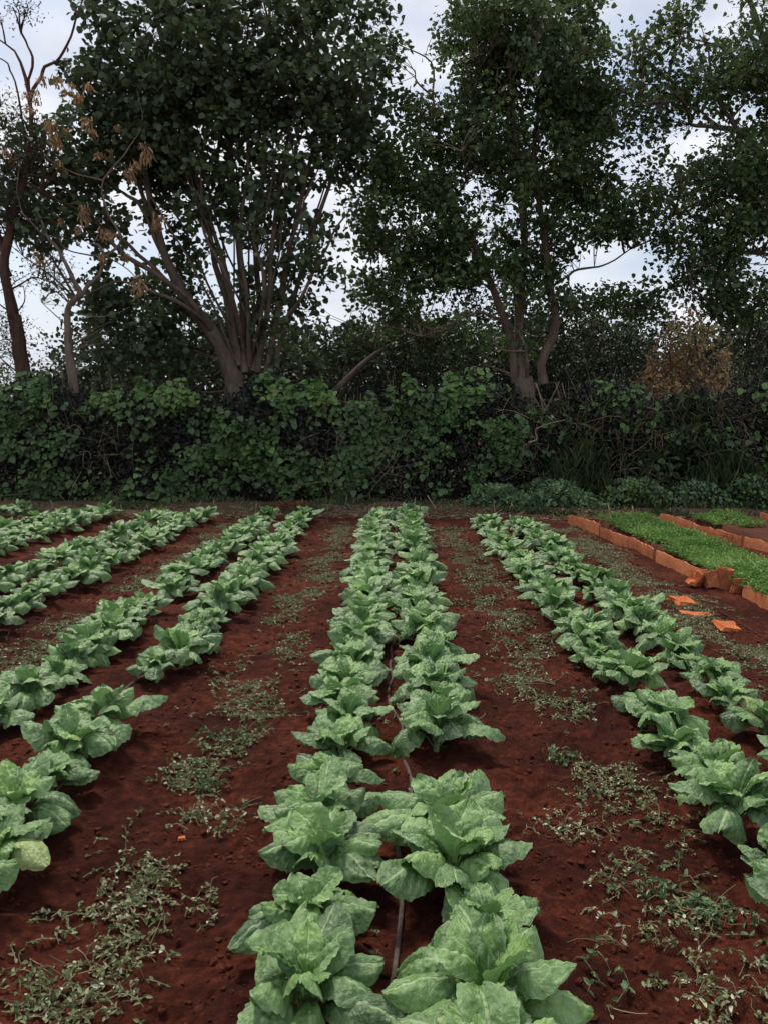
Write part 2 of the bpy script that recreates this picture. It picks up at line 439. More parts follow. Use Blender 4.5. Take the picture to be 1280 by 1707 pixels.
# ------------------------------------------------------------------ cabbage plants
def leaf_grid(L, W, a0, curl, az, nv, nu, z0, cup, ruf, bend, twist, sd):
    s = np.linspace(0, 1, nv)
    q_ = np.clip((s - 0.12) / 0.83, 0, 1)
    th = a0 - curl * q_ * q_ * (3 - 2 * q_)
    ds = L / (nv - 1)
    r = 0.008 + np.concatenate([[0], np.cumsum(np.cos((th[1:] + th[:-1]) / 2) * ds)])
    z = z0 + np.concatenate([[0], np.cumsum(np.sin((th[1:] + th[:-1]) / 2) * ds)])
    pf = 0.26
    t = np.clip((s - pf) / (1 - pf), 0, 1)
    w = 0.5 * W * np.sin(PI * np.clip(t, 0.0, 1) ** 1.15) ** 0.46
    w = np.where(t <= 0, 0.0, w)
    w = np.maximum(w, 0.0065 * (1 - s * 0.6))
    w[-1] = W * 0.12
    c = np.linspace(-1, 1, nu)
    ca, sa = math.cos(az), math.sin(az)
    R3 = np.array([ca, sa, 0]); S3 = np.array([-sa, ca, 0]); Z3 = np.array([0, 0, 1.0])
    cen = r[:, None] * R3 + z[:, None] * Z3 + (bend * L * s ** 2)[:, None] * S3
    nrm = (-np.sin(th))[:, None] * R3 + np.cos(th)[:, None] * Z3
    tw = twist * s
    side = np.cos(tw)[:, None] * S3 + np.sin(tw)[:, None] * nrm
    nr2 = np.cos(tw)[:, None] * nrm - np.sin(tw)[:, None] * S3
    cc = c[None, :]; ss = s[:, None]; tt = t[:, None]
    scal = 1 + 0.035 * np.sin(31 * tt + sd) * (abs(cc) > 0.99) + 0.03 * noise2(ss * 9 + sd, cc * 2, 31)
    scal = scal * (1 - 0.05 * (noise2(ss * 30 + sd, 0 * cc, 35) > 0.5) * (abs(cc) > 0.99))
    off = -cup * cc ** 2 * w[:, None]
    bl = np.clip(tt * 4, 0, 1)
    off = off + bl * ruf * W * abs(cc) ** 1.7 * np.sin(ss * 15 + sd * 3.1 + np.where(cc > 0, 1.3, 0) * sd)
    off = off + bl * 0.06 * W * noise2(ss * 4.5 + sd * 5, cc * 2.0 + sd, 32) + bl * 0.032 * W * noise2(ss * 15 + sd, cc * 4.5 + sd, 33)
    off = off + bl * 0.05 * W * (1 - np.exp(-(cc * 4) ** 2))
    off = off + bl * 0.012 * W * noise2(ss * 27 + sd * 2, cc * 7 + sd, 36) * min(1, nv / 27)
    rb = np.clip(np.sin((ss * 9 - abs(cc) * 2.6) * 2 * PI), -1, 1)
    off = off + bl * 0.022 * W * rb * (abs(cc) > 0.05)
    xw = w[:, None] * cc * scal * (1 - 0.12 * cup * abs(cc))
    P = cen[:, None] + xw[..., None] * side[:, None] + off[..., None] * nr2[:, None]
    tipn = bl * 0.02 * W * noise2(ss * 6 + sd * 2, cc * 3, 34) * (ss > 0.7)
    P = P + tipn[..., None] * R3
    V = P.reshape(-1, 3)
    U = np.stack(np.broadcast_arrays((cc + 1) / 2, ss), -1).reshape(-1, 2)
    i = np.arange(nv - 1)[:, None] * nu; j = np.arange(nu - 1)[None, :]
    Q = np.stack([i + j, i + nu + j, i + nu + j + 1, i + j + 1], -1).reshape(-1, 4)
    return V, Q, U


def leaf_tone(rs, f):
    return float(np.clip(rs.normal() * 0.2 + 0.32 + 0.38 * f, 0.02, 0.98)) if rs.random() > 0.022 or f > 0.3 else 1.5


def plant_leaves(rs, nv, nu):
    n = rs.integers(15, 20)
    out = []
    a = rs.uniform(0, 6.28)
    for k in range(n):
        f = k / (n - 1)                 # 0 outer .. 1 inner
        L = (0.305 - 0.145 * f) * rs.uniform(0.8, 1.12)
        W = (0.155 - 0.060 * f) * rs.uniform(0.8, 1.15)
        a0 = math.radians(56 + 28 * f + rs.uniform(-14, 8))
        curl = math.radians((104 - 52 * f) * rs.uniform(0.55, 1.3))
        az = a + k * 2.3999 + rs.uniform(-0.25, 0.25)
        z0 = 0.03 + 0.07 * f
        cup = rs.uniform(0.5, 1.05) if f < 0.7 else rs.uniform(-0.4, 0.3)
        out.append(leaf_grid(L, W, a0, curl, az, nv, nu, z0, cup, rs.uniform(0.015, 0.055), rs.uniform(-0.18, 0.18), rs.uniform(-0.5, 0.5), rs.uniform(0, 20)) + (leaf_tone(rs, f),))
    return out


def near_proto(seed):
    rs = np.random.default_rng(seed)
    root = bpy.data.objects.new('cabbage_plant', None); root.empty_display_size = 0.1; C.objects.link(root)
    for V, Q, U, tone in plant_leaves(rs, 36, 17):
        mesh_obj('leaf', V, None, M_CAB, root, quads=Q, uvs=U, rnd=np.full(len(V), tone))
    t = Tubes(); t.add([(0, 0, -0.04), (0.004, 0, 0.04), (0, 0.003, 0.13)], (0.014, 0.009), 8)
    t.build('stem', M_STEM, root)
    return root


def far_proto(seed):
    rs = np.random.default_rng(seed)
    V, Q, U, T_, n = [], [], [], [], 0
    for v, q, u, tone in plant_leaves(rs, 14, 9):
        V.append(v); Q.append(q + n); U.append(u); T_.append(np.full(len(v), tone)); n += len(v)
    return mesh_obj('cabbage_plant', np.vstack(V), None, M_CAB, quads=np.vstack(Q), uvs=np.vstack(U), rnd=np.concatenate(T_))


def copy_tree(o, parent=None):
    c = o.copy(); C.objects.link(c)
    if parent is not None: c.parent = parent
    for ch in list(o.children):
        copy_tree(ch, c)
    return c


ORD = ['first', 'second', 'third', 'fourth', 'fifth', 'sixth', 'seventh', 'eighth', 'ninth', 'tenth', 'eleventh', 'twelfth',
       'thirteenth', 'fourteenth', 'fifteenth', 'sixteenth', 'seventeenth', 'eighteenth', 'nineteenth', 'twentieth']
# row x, first y, last y, spacing, gaps (y ranges), words
ROWS = [
    (-0.225, 1.66, 13.0, 0.305, [], 'left row of the middle bed'),
    (0.225, 1.62, 13.2, 0.305, [(3.12, 3.58)], 'right row of the middle bed'),
    (-1.31, 2.35, 13.0, 0.305, [(3.85, 4.6)], 'right row of the bed left of middle'),
    (-1.88, 3.70, 13.0, 0.32, [(6.6, 6.9)], 'left row of the bed left of middle'),
    (1.24, 2.36, 12.3, 0.305, [], 'left row of the bed right of middle'),
    (1.70, 3.65, 12.0, 0.305, [], 'right row of the bed right of middle'),
    (-2.86, 5.9, 13.3, 0.32, [], 'near row of the second bed left'),
    (-3.38, 7.2, 13.0, 0.35, [], 'back row of the second bed left'),
    (-4.45, 9.2, 13.4, 0.35, [], 'near row of the third bed left'),
    (-5.0, 10.3, 13.2, 0.35, [], 'back row of the third bed left'),
    (-6.05, 12.2, 14.0, 0.35, [], 'row of the leftmost far bed'),
]
NEAR = [near_proto(100 + k) for k in range(11)]
FAR = [far_proto(200 + k) for k in range(9)]
used = set()
pr = random.Random(5)
for ri, (rx, y0, y1, dy, gaps, words) in enumerate(ROWS):
    spots = []
    y = y0
    while y < y1:
        if not any(a < y < b for a, b in gaps):
            spots.append(y)
        y += dy * pr.uniform(0.9, 1.1)
    for k, yy in enumerate(spots):
        dist = math.hypot(rx, yy)
        pool = NEAR if dist < 6.5 else FAR
        p = pr.choice(pool)
        while dist < 4.5 and getattr(pool, 'x', None) == p: p = pr.choice(pool)
        o = p if p.name not in used else copy_tree(p)
        used.add(p.name)
        x = rx + pr.uniform(-0.045, 0.045)
        o.location = (x, yy, float(ground_z(x, yy)) - 0.01)
        o.rotation_euler = (pr.uniform(-0.08, 0.08), pr.uniform(-0.08, 0.08), pr.uniform(0, 6.28))
        s = (1.03 if abs(rx) < 0.5 else 0.93) * pr.uniform(0.82, 1.16) * (pr.uniform(0.68, 0.9) if pr.random() < 0.15 else 1)
        o.scale = (s, s, s * pr.uniform(0.92, 1.1))
        half = len(spots) / 2
        if k < half: lab = 'cabbage plant, %s from the camera end, %s' % (ORD[k], words)
        else: lab = 'cabbage plant, %s from the hedge end, %s' % (ORD[len(spots) - 1 - k], words)
        tag(o, lab, 'cabbage', 'cabbage plants growing in rows')
for p in NEAR + FAR:
    if p.name not in used:
        for ch in list(p.children): bpy.data.objects.remove(ch)
        bpy.data.objects.remove(p)

# ------------------------------------------------------------------ drip hoses
def hose(x0, ya, yb, label, seed):
    ys = np.arange(ya, yb, 0.06)
    xs = x0 + 0.07 * noise2(ys * 1.1, seed, 41) + 0.035 * noise2(ys * 2.7, seed, 42)
    z = ground_z(xs, ys) + 0.015 + 0.010 * noise2(ys * 1.3, seed, 43)
    t = Tubes(); t.add(np.stack([xs, ys, z], -1), 0.008, 8)
    tag(t.build('irrigation_hose', M_HOSE), label, 'hose', 'irrigation hoses along the beds')


hose(0.02, 1.45, 13.2, 'grey irrigation hose running down the centre of the middle cabbage bed', 1)
hose(-1.47, 2.6, 13.2, 'grey irrigation hose between the two cabbage rows left of the middle bed', 2)
hose(1.44, 2.6, 12.4, 'grey irrigation hose between the two cabbage rows right of the middle bed', 3)

# ------------------------------------------------------------------ wilted weeds
def sprigs(LV, TB, xs, ys, size, nl=9, lift=0.02, leaf=0.017, bright=0.0):
    for x, y, s in zip(xs, ys, size):
        a = rng.uniform(0, 2 * PI); L = s * rng.uniform(0.6, 1.3)
        k = 5
        tt = np.linspace(0, 1, k)
        ang = a + rng.uniform(-1.2, 1.2) * tt
        px = x + np.cumsum(np.cos(ang)) * L / k; py = y + np.cumsum(np.sin(ang)) * L / k
        pz = ground_z(px, py) + 0.006 + lift * np.sin(tt * PI) * rng.uniform(0.1, 1.4)
        line = np.stack([px, py, pz], -1)
        TB.add(line, (0.0022, 0.0011), 3, rnd=rng.uniform(0.2, 1))
        if rng.random() < 0.15:
            b = line[2] + np.array([rng.normal() * .06, rng.normal() * .05, rng.uniform(0.0, 0.03)]); TB.add(smooth_line([line[1], (line[2] + b) / 2 + rng.normal(size=3) * .01 * np.array([1, 1, .3]), b], 4), (0.0020, 0.0012), 3, rnd=rng.random())
        n = max(3, int(nl * rng.uniform(0.6, 1.3)))
        f = rng.uniform(0.05, 1, n) * (k - 1); i = np.minimum(f.astype(int), k - 2); w = (f - i)[:, None]
        P = line[i] * (1 - w) + line[i + 1] * w
        A = rdir(n) * np.array([1, 1, 0.5]) + np.array([0, 0, 0.15])
        Nn = rdir(n) + np.array([0, 0, 0.8])
        l = leaf * rng.uniform(0.6, 1.35, n)
        c = rng.uniform(0, 0.5)
        R = np.clip(c + rng.random(n) * 0.45 + bright + (rng.random(n) > 0.9) * 0.4, 0, 1)
        LV.add(P, A, Nn, l, l * 0.55, R)


def strip(x0, wd, ya, yb, n, seed, thr):
    y = ya + (yb - ya) * rng.random(n) ** 1.1
    x = x0 + wd * rng.normal(size=n) * 0.5 + 0.10 * noise2(y * 1.4, 0, seed)
    keep = noise2(x * 4.6, y * 3.4, seed) + 0.45 * noise2(x * 8, y * 7, seed + 1) > thr
    return x[keep], y[keep]


def make_weeds():
    LV, TB = Leaves(), Tubes()
    for (x0, wd, ya, yb, n, sd, thr, sz) in [
        (-0.79, 0.19, 1.8, 13.0, 3800, 51, -0.32, 0.075),
        (0.80, 0.23, 3.0, 12.5, 2700, 52, -0.28, 0.075),
        (0.86, 0.30, 1.8, 3.4, 260, 57, -0.15, 0.075),
        (-2.32, 0.24, 4.0, 13, 2800, 53, -0.25, 0.09),
        (2.32, 0.28, 4.2, 12.5, 3800, 54, -0.35, 0.09),
        (-3.95, 0.2, 9.5, 13.3, 160, 55, 0.2, 0.11),
        (0.0, 1.6, 1.8, 6, 220, 56, 0.4, 0.04)]:
        x, y = strip(x0, wd, ya, yb, n, sd, thr)
        sprigs(LV, TB, x, y, np.full(len(x), sz), 9, 0.012, 0.0150)
    tag(LV.build('wilted_weeds', M_WEED), kind='stuff')
    tag(TB.build('weed_stalks', M_STALK), kind='stuff')


make_weeds()


def weed_clump(px, py, rad, n, fresh, label):
    # ground point under the pixel
    y = CAM_H * F / (py - 705) * 1.0
    p = at(px, py, y)
    k = CAM_H / max(0.05, CAM_H - p[2]); x, y = p[0] * k, p[1] * k
    root = empty('weed_clump', (x, y, float(ground_z(x, y))), label, 'weed', 'pulled weeds lying on the paths')
    LV, TB = Leaves(), Tubes()
    ang = rng.uniform(0, 2 * PI, n); rr = rad * np.sqrt(rng.random(n))
    xs = x + rr * np.cos(ang) * 1.3; ys = y + rr * np.sin(ang) * 1.2
    sprigs(LV, TB, xs, ys, np.full(n, 0.10), 9, 0.035, 0.020 if fresh else 0.016, 0.0 if fresh else 0.1)
    off = np.array([x, y, float(ground_z(x, y))])
    LV.v = [v - off for v in LV.v]; TB.v = [v - off for v in TB.v]
    LV.build('foliage', M_WEEDG if fresh else M_WEED, root)
    TB.build('stalk', M_STALK, root)


weed_clump(1130, 1500, 0.10, 34, True, 'largest green pulled weed lying on bare red soil right of middle bed')
weed_clump(1040, 1470, 0.055, 16, False, 'small tight wilted weed clump just left of the large green weed')
weed_clump(1110, 1570, 0.09, 22, False, 'ragged wilted weed heap just in front of the large green weed')
weed_clump(1200, 1545, 0.05, 12, True, 'little green weed sprig just right of the large green weed')
weed_clump(1230, 1680, 0.12, 34, False, 'pale wilted weed pile in the bottom right corner of the field')
weed_clump(150, 1670, 0.11, 9, False, 'broad weed pile at the bottom of the left path nearest the camera')
weed_clump(190, 1590, 0.08, 10, False, 'weed heap second from the camera on the left path')
weed_clump(235, 1480, 0.08, 11, False, 'weed clump third from the camera on the left path')
weed_clump(335, 1510, 0.04, 8, False, 'lone twiggy weed lying on bare soil right of the left path weeds')
weed_clump(350, 1370, 0.11, 34, False, 'wide weed heap on left path beside the orange clay crumb')
weed_clump(330, 1310, 0.10, 28, True, 'dark green weed heap just beyond the orange clay crumb on left path')
weed_clump(380, 1240, 0.10, 24, True, 'green weed clump in the left path beside the first row gap')
weed_clump(930, 1380, 0.09, 18, False, 'flat wilted weed scatter in the middle of the right path')
weed_clump(945, 1265, 0.07, 14, True, 'small green weed growing on the right path')
weed_clump(1015, 1650, 0.07, 5, True, 'long thin grass blades lying at the bottom of the right path')

# orange crumb
def shard(name, px, py, sx, sy, sz, rz, tilt, label, seed, mat=M_CLAYB, cat='clay shard', group='broken orange clay pieces', lift=0.0):
    y = CAM_H * F / (py - 705); p = at(px, py, y)
    k = CAM_H / (CAM_H - p[2]); x, y = p[0] * k, p[1] * k
    import bmesh
    bm = bmesh.new()
    bmesh.ops.create_cube(bm, size=1)
    bmesh.ops.subdivide_edges(bm, edges=bm.edges[:], cuts=3, use_grid_fill=True)
    for v in bm.verts:
        c = np.array(v.co)
        jit = np.array([noise3(*(c * 2.5 + seed), 1), noise3(*(c * 2.5 + seed + 9), 2), noise3(*(c * 2.5 + seed + 17), 3)]).astype(float)
        c = c + jit * np.array([0.17, 0.17, 0.10])
        v.co = c * np.array([sx, sy, sz])
    me = bpy.data.meshes.new(name); bm.to_mesh(me); bm.free()
    me.materials.append(mat)
    o = bpy.data.objects.new(name, me); C.objects.link(o)
    o.location = (x, y, float(ground_z(x, y)) + sz * 0.4 + lift)
    o.rotation_euler = (tilt, tilt * 0.5, rz)
    return tag(o, label, cat, group)


shard('clay_crumb', 303, 1404, 0.026, 0.016, 0.012, 0.4, 0.1, 'tiny orange clay crumb among the wilted weeds on the left path', 3)
shard('clay_shard', 1137, 1007, 0.20, 0.13, 0.05, 0.5, 0.25, 'broken orange clay shard lying flat beyond the other two path shards', 4)
shard('clay_shard', 1160, 1023, 0.22, 0.09, 0.02, -0.3, 0.1, 'thin flat orange clay shard between the other two path shards', 5)
shard('clay_shard', 1212, 1047, 0.16, 0.12, 0.05, 0.3, 0.3, 'chunky orange clay shard on the path nearest the camera', 6)
shard('clay_shard', 1162, 982, 0.22, 0.10, 0.13, 0.9, 0.4, 'crumpled orange board piece fallen at the broken gap in the edging', 7, lift=0.02)
shard('clay_shard', 1184, 984, 0.12, 0.05, 0.15, 0.3, -0.2, 'short leaning orange board stub in the gap right of the crumpled piece', 8, mat=M_CLAY, lift=0.02)
shard('clay_shard', 1207, 984, 0.14, 0.04, 0.20, -0.1, 0.12, 'upright orange board stub in the middle of the broken gap', 9, mat=M_CLAY, lift=0.02)
shard('clay_shard', 1231, 992, 0.12, 0.04, 0.13, 0.2, 0.1, 'small brownish board stub beside the near end of the edging', 10, mat=M_CLAY, lift=0.02)

# ------------------------------------------------------------------ orange bed edging
def board(x0, y0, x1, y1, h, label, seed):
    h = h * 0.70
    th = 0.028
    L = math.hypot(x1 - x0, y1 - y0)
    n = 14; m = 4
    V, Q = [], []
    a = np.linspace(0, 1, n)
    rs = np.random.default_rng(seed)
    ux, uy = (x1 - x0) / L, (y1 - y0) / L
    lean = rs.uniform(-0.015, 0.015)
    prof = []
    for side in (-1, 1):
        for k in range(m + 1):
            prof.append((side, k / m))
    # closed ring per station: left side bottom->top, right side top->bottom
    ring = [(-1, k / m) for k in range(m + 1)] + [(1, 1 - k / m) for k in range(m + 1)]
    for i, t in enumerate(a):
        bx = x0 + (x1 - x0) * t; by = y0 + (y1 - y0) * t
        bow = 0.02 * math.sin(t * PI) * rs.uniform(0.9, 1.0) * (1 if seed % 2 else -1)
        top = h * (1 + 0.06 * float(noise2(t * 5 + seed * 3, 0, 61))) + 0.01 * float(noise2(t * 13, seed, 62))
        g = -0.05
        for sd, f in ring:
            z = g + (top - g) * f
            inset = 0.004 if f in (0, 1) else 0
            o = sd * (th / 2 - inset) + lean * f + bow
            V.append((bx - uy * o, by + ux * o, z + (0.003 * float(noise2(t * 9, f * 3 + sd, 63 + seed)))))
    r = len(ring)
    for i in range(n - 1):
        for j in range(r):
            j2 = (j + 1) % r
            Q.append((i * r + j, i * r + j2, (i + 1) * r + j2, (i + 1) * r + j))
    Q.append(tuple(range(r - 1, -1, -1))); Q.append(tuple((n - 1) * r + j for j in range(r)))
    o = mesh_obj('edging_board', V, Q, M_CLAY, smooth=False)
    o.location = (0, 0, 0)
    tag(o, label, 'board', 'orange boards edging the seedling beds')


board(2.60, 12.9, 2.74, 11.55, 0.22, 'farthest orange edging board of the carrot bed, touching the hedge shade', 1)
board(2.75, 11.50, 2.86, 10.55, 0.17, 'orange edging board second from the far end of the carrot bed', 2)
board(2.86, 10.50, 2.86, 9.50, 0.18, 'orange edging board third from the far end of the carrot bed', 3)
board(2.86, 9.44, 2.93, 8.10, 0.17, 'long orange edging board just beyond the broken gap in the edging', 4)
board(3.02, 7.45, 2.99, 6.75, 0.15, 'orange edging board on the camera side of the broken gap', 5)
board(2.99, 6.71, 2.98, 5.6, 0.15, 'nearest orange edging board, running out of the right picture edge', 6)
board(4.02, 13.1, 4.12, 12.0, 0.20, 'farthest orange board of the middle edging behind the carrots', 7)
board(4.12, 11.94, 4.26, 10.6, 0.18, 'middle orange board of the edging behind the carrots', 8)
board(4.26, 10.55, 4.38, 9.2, 0.18, 'orange board of the edging behind the carrots nearest the picture edge', 9)
board(5.55, 13.2, 5.66, 11.9, 0.20, 'short orange board at the far right picture edge', 10)


def bed_soil(name, x0, x1, y0, y1, z):
    xs = np.linspace(x0, x1, 40); ys = np.linspace(y0, y1, 160)
    X, Y = np.meshgrid(xs, ys)
    edge = np.minimum(np.minimum((X - x0) / 0.08, (x1 - X) / 0.12), np.minimum((Y - y0) / 0.1, (y1 - Y) / 0.1)).clip(0, 1)
    Z = -0.06 + edge * (z + 0.06) + 0.015 * noise2(X * 9, Y * 9, 71) + 0.01 * noise2(X * 21, Y * 21, 72)
    V = np.stack([X, Y, Z], -1).reshape(-1, 3)
    i = np.arange(159)[:, None] * 40; j = np.arange(39)[None]
    Q = np.stack([i + j, i + j + 1, i + 41 + j, i + 40 + j], -1).reshape(-1, 4)
    tag(mesh_obj(name, V, None, M_SOIL2, quads=Q), kind='structure')


bed_soil('raised_bed_soil', 2.98, 3.95, 5.0, 13.0, 0.07)
bed_soil('raised_bed_soil', 4.42, 5.55, 8.5, 13.2, 0.10)
bed_soil('raised_bed_soil', 5.75, 7.0, 10.5, 13.4, 0.10)


def carrots(n, x0, x1, y0, y1, zb, hh, thr, seed):
    x = rng.uniform(x0, x1, n); y = rng.uniform(y0, y1, n)
    keep = (0.6 * noise2(x * 3.3, y * 2.2, seed) + 0.5 * noise2(x * 9, y * 8, seed + 1)) > thr
    x, y = x[keep], y[keep]
    h = hh * (0.75 + 0.45 * noise2(x * 5, y * 4, seed + 2)) * rng.uniform(0.4, 1.25, len(x))
    return x, y, h, zb


def make_carrots():
    LV = Leaves()
    for a in [(12500, 3.02, 3.74, 5.2, 12.9, 0.085, 0.095, -0.42, 81), (1900, 4.42, 5.1, 11.7, 13.1, 0.1, 0.10, -0.1, 84), (1500, 5.8, 6.6, 11.6, 13.2, 0.1, 0.14, -0.3, 87)]:
        x, y, h, zb = carrots(*a)
        m = len(x)
        P = np.stack([x, y, np.full(m, zb)], -1)
        for lv in range(4):                       # feathery leaflets up each frond
            f = (lv + 1) / 4
            lean = rng.normal(size=(m, 2)) * 0.35
            Q = P + np.stack([lean[:, 0] * h * f, lean[:, 1] * h * f, h * f * 0.85], -1)
            A = unit(np.concatenate([rng.normal(size=(m, 2)), rng.uniform(-0.1, 0.9, (m, 1))], 1))
            LV.add(Q, A, rdir(m) + np.array([0, 0, 1]), 0.042 * rng.uniform(0.7, 1.3, m), 0.013, np.clip(rng.random(m) * 0.6 + 0.35 * noise2(x * 2, y * 2, 90) + 0.2, 0, 1))
    tag(LV.build('carrot_seedlings', M_CARROT), kind='stuff')


make_carrots()

def verge_soil():
    xs = np.arange(-16, 16.01, 0.12); ys = np.concatenate([np.arange(13.2, 18, 0.1), np.arange(18, 46, 1.0)])
    X, Y = np.meshgrid(xs, ys)
    e = Y - (14.0 + 0.45 * noise2(X * 0.7, 0, 98) + 0.2 * noise2(X * 2.3, 0, 99))
    Z = ground_z(X, Y) + np.clip(e * 0.12, -0.05, 0.05) + 0.02 * noise2(X * 4, Y * 4, 100)
    V = np.stack([X, Y, Z], -1).reshape(-1, 3); nx = len(xs)
    i = np.arange(len(ys) - 1)[:, None] * nx; j = np.arange(nx - 1)[None]
    Q = np.stack([i + j, i + j + 1, i + nx + 1 + j, i + nx + j], -1).reshape(-1, 4)
    tag(mesh_obj('verge', V, None, M_VERGE, quads=Q), kind='structure')


M_VERGE = soil_mat('littered_soil', (0.06, 0.038, 0.024), (0.12, 0.078, 0.048), (0.20, 0.14, 0.09), 1.2)
verge_soil()

# ------------------------------------------------------------------ grass & straw strip before the hedge
def make_verge():
    LV = Leaves()
    n = 26000
    x = rng.uniform(-9, 9, n); y = rng.uniform(13.4, 16.8, n)
    edge = 13.55 + 0.3 * noise2(x * 0.8, 0, 91) + np.clip(x - 1.5, 0, 9) * 0.02
    keep = (y > edge) & (noise2(x * 1.4, y * 1.8, 92) + 0.5 * noise2(x * 5, y * 5, 95) > np.where(x < 2, 0.12, -0.35))
    x, y = x[keep], y[keep]; n = len(x)
    h = 0.04 + 0.06 * rng.random(n) + 0.10 * np.clip(noise2(x * 0.9, y, 93), 0, 1)
    h = h + np.clip((x - 2.2) / 3, 0, 1) * np.clip(y - 14.3, 0, 1) * 0.32 * rng.random(n)
    A = unit(np.stack([rng.normal(size=n) * 0.5, rng.normal(size=n) * 0.5, np.ones(n)], -1))
    R = np.clip(0.45 * rng.random(n) + 0.45 + 0.55 * noise2(x * 0.8, y * 1.1, 94) - np.clip((x - 1.5) / 3, 0, 0.45), 0, 1)
    LV.add(np.stack([x, y, ground_z(x, y)], -1), A, rdir(n), h, 0.012, R, droop=0.3)
    tag(LV.build('grass', M_GRASS), kind='stuff')
    S = Leaves()
    n = 20000
    x = rng.uniform(-9, 4.5, n); y = 13.4 + rng.random(n) * 2.2
    keep = noise2(x * 0.9, y * 1.3, 96) + 0.4 * noise2(x * 4, y * 4, 97) > -0.25
    x, y = x[keep], y[keep]; n = len(x)
    A = unit(np.stack([rng.normal(size=n), rng.normal(size=n), rng.normal(size=n) * 0.15 + 0.08], -1))
    S.add(np.stack([x, y, ground_z(x, y) + 0.03 * rng.random(n)], -1), A, rdir(n) + [0, 0, 1], rng.uniform(0.06, 0.22, n), 0.010, rng.random(n))
    tag(S.build('dry_straw', M_STRAW), kind='stuff')
    S = Leaves(); n = 2600
    c = at(490, 838, 14.6)
    x = c[0] + rng.normal(size=n) * 0.30; y = 14.6 + rng.normal(size=n) * 0.28
    zz = 0.16 * np.exp(-(((x - c[0]) / 0.45) ** 2 + ((y - 14.6) / 0.4) ** 2)) * rng.random(n) ** 0.5
    A = unit(np.stack([rng.normal(size=n), rng.normal(size=n), rng.normal(size=n) * 0.3], -1))
    S.add(np.stack([x, y, ground_z(x, y) + zz], -1), A, rdir(n) + [0, 0, 1], rng.uniform(0.06, 0.16, n), 0.012, rng.random(n))
    tag(S.build('leaf_pile', M_NEEDLE), 'rusty brown heap of dry needles at the foot of the hedge', 'heap')


make_verge()


# ------------------------------------------------------------------ hedge
def hedge_bush(cx, cy, w, h, label, vine=1.0, rough=0.0, seed=1, vtop=0.7):
    rs = np.random.default_rng(seed)
    root = empty('hedge_bush', (cx, cy, 0), label, 'hedge', 'bushes of the overgrown hedge')
    d = 0.75
    def surf(n, shell):
        # points in a lumpy rounded box
        p = rs.uniform(-1, 1, (n, 3)); p[:, 2] = rs.random(n)
        fr = rs.random(n) < shell
        p[fr, 1] = -1 + 0.25 * rs.random(fr.sum()) ** 2
        x = p[:, 0] * w / 2; z = p[:, 2] * h
        top = h * (0.90 + 0.12 * noise2((x + cx) * 1.3, 0, 101) + 0.09 * noise2((x + cx) * 4, 0, 102) + 0.05 * noise2((x + cx) * 9, p[:, 1] * 3, 108))
        z = p[:, 2] * top
        bulge = 1 - 0.35 * np.clip((z / h - 0.75) / 0.25, 0, 1) ** 2 + 0.16 * noise2((x + cx) * 1.7, z * 1.9, 103) - 0.22 * np.clip(0.22 - z / h, 0, 1)
        return np.stack([x, p[:, 1] * d * bulge, z], -1)
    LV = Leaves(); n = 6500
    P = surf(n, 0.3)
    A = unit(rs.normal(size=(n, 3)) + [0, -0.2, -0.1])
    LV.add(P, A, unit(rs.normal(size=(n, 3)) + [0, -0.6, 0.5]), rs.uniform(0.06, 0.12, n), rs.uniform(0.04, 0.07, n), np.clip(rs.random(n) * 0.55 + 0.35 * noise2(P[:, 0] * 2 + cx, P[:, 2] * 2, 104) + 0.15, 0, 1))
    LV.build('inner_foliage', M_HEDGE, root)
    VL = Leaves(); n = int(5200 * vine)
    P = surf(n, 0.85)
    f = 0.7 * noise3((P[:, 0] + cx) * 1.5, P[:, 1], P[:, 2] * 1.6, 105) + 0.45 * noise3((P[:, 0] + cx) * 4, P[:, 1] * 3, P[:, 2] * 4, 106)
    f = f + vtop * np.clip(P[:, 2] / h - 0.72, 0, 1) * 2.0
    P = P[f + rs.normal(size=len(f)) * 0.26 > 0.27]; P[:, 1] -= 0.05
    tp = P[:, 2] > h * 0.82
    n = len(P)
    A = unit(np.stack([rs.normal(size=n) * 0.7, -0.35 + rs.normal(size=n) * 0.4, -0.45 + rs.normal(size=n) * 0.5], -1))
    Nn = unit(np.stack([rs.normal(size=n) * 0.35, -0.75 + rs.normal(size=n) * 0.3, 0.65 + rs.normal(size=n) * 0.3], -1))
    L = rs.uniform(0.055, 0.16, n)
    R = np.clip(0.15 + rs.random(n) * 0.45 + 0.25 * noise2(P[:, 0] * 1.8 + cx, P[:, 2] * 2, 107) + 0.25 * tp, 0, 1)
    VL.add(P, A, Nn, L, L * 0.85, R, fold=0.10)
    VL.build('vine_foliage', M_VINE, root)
    T = Tubes()
    for k in range(int(160 + 150 * rough)):
        a = surf(1, 0.55)[0]; a[2] *= 0.9
        dr = unit(rs.normal(size=3) * [1, 0.3, 1] + [0, -0.1, 0.45])
        ln = rs.uniform(0.2, 0.8)
        b = a + dr * ln * 0.5 + rs.normal(size=3) * 0.05; c = a + dr * ln + rs.normal(size=3) * 0.1
        c[1] = max(c[1], -1.05)
        T.add(smooth_line([a, b, c], 5), (rs.uniform(0.004, 0.010), 0.002), 3, rnd=rs.random())
    for k in range(12):
        x = rs.uniform(-w / 2, w / 2)
        T.add(smooth_line([(x, rs.uniform(-.5, .5), 0), (x + rs.normal() * .1, rs.uniform(-.6, .5), h * 0.45), (x + rs.normal() * .3, rs.uniform(-.5, .3), h * 0.93)], 8), (0.028, 0.008), 5)
    T.build('twiggy_wood', M_DRY if rough > 0.4 else M_TWIG, root)


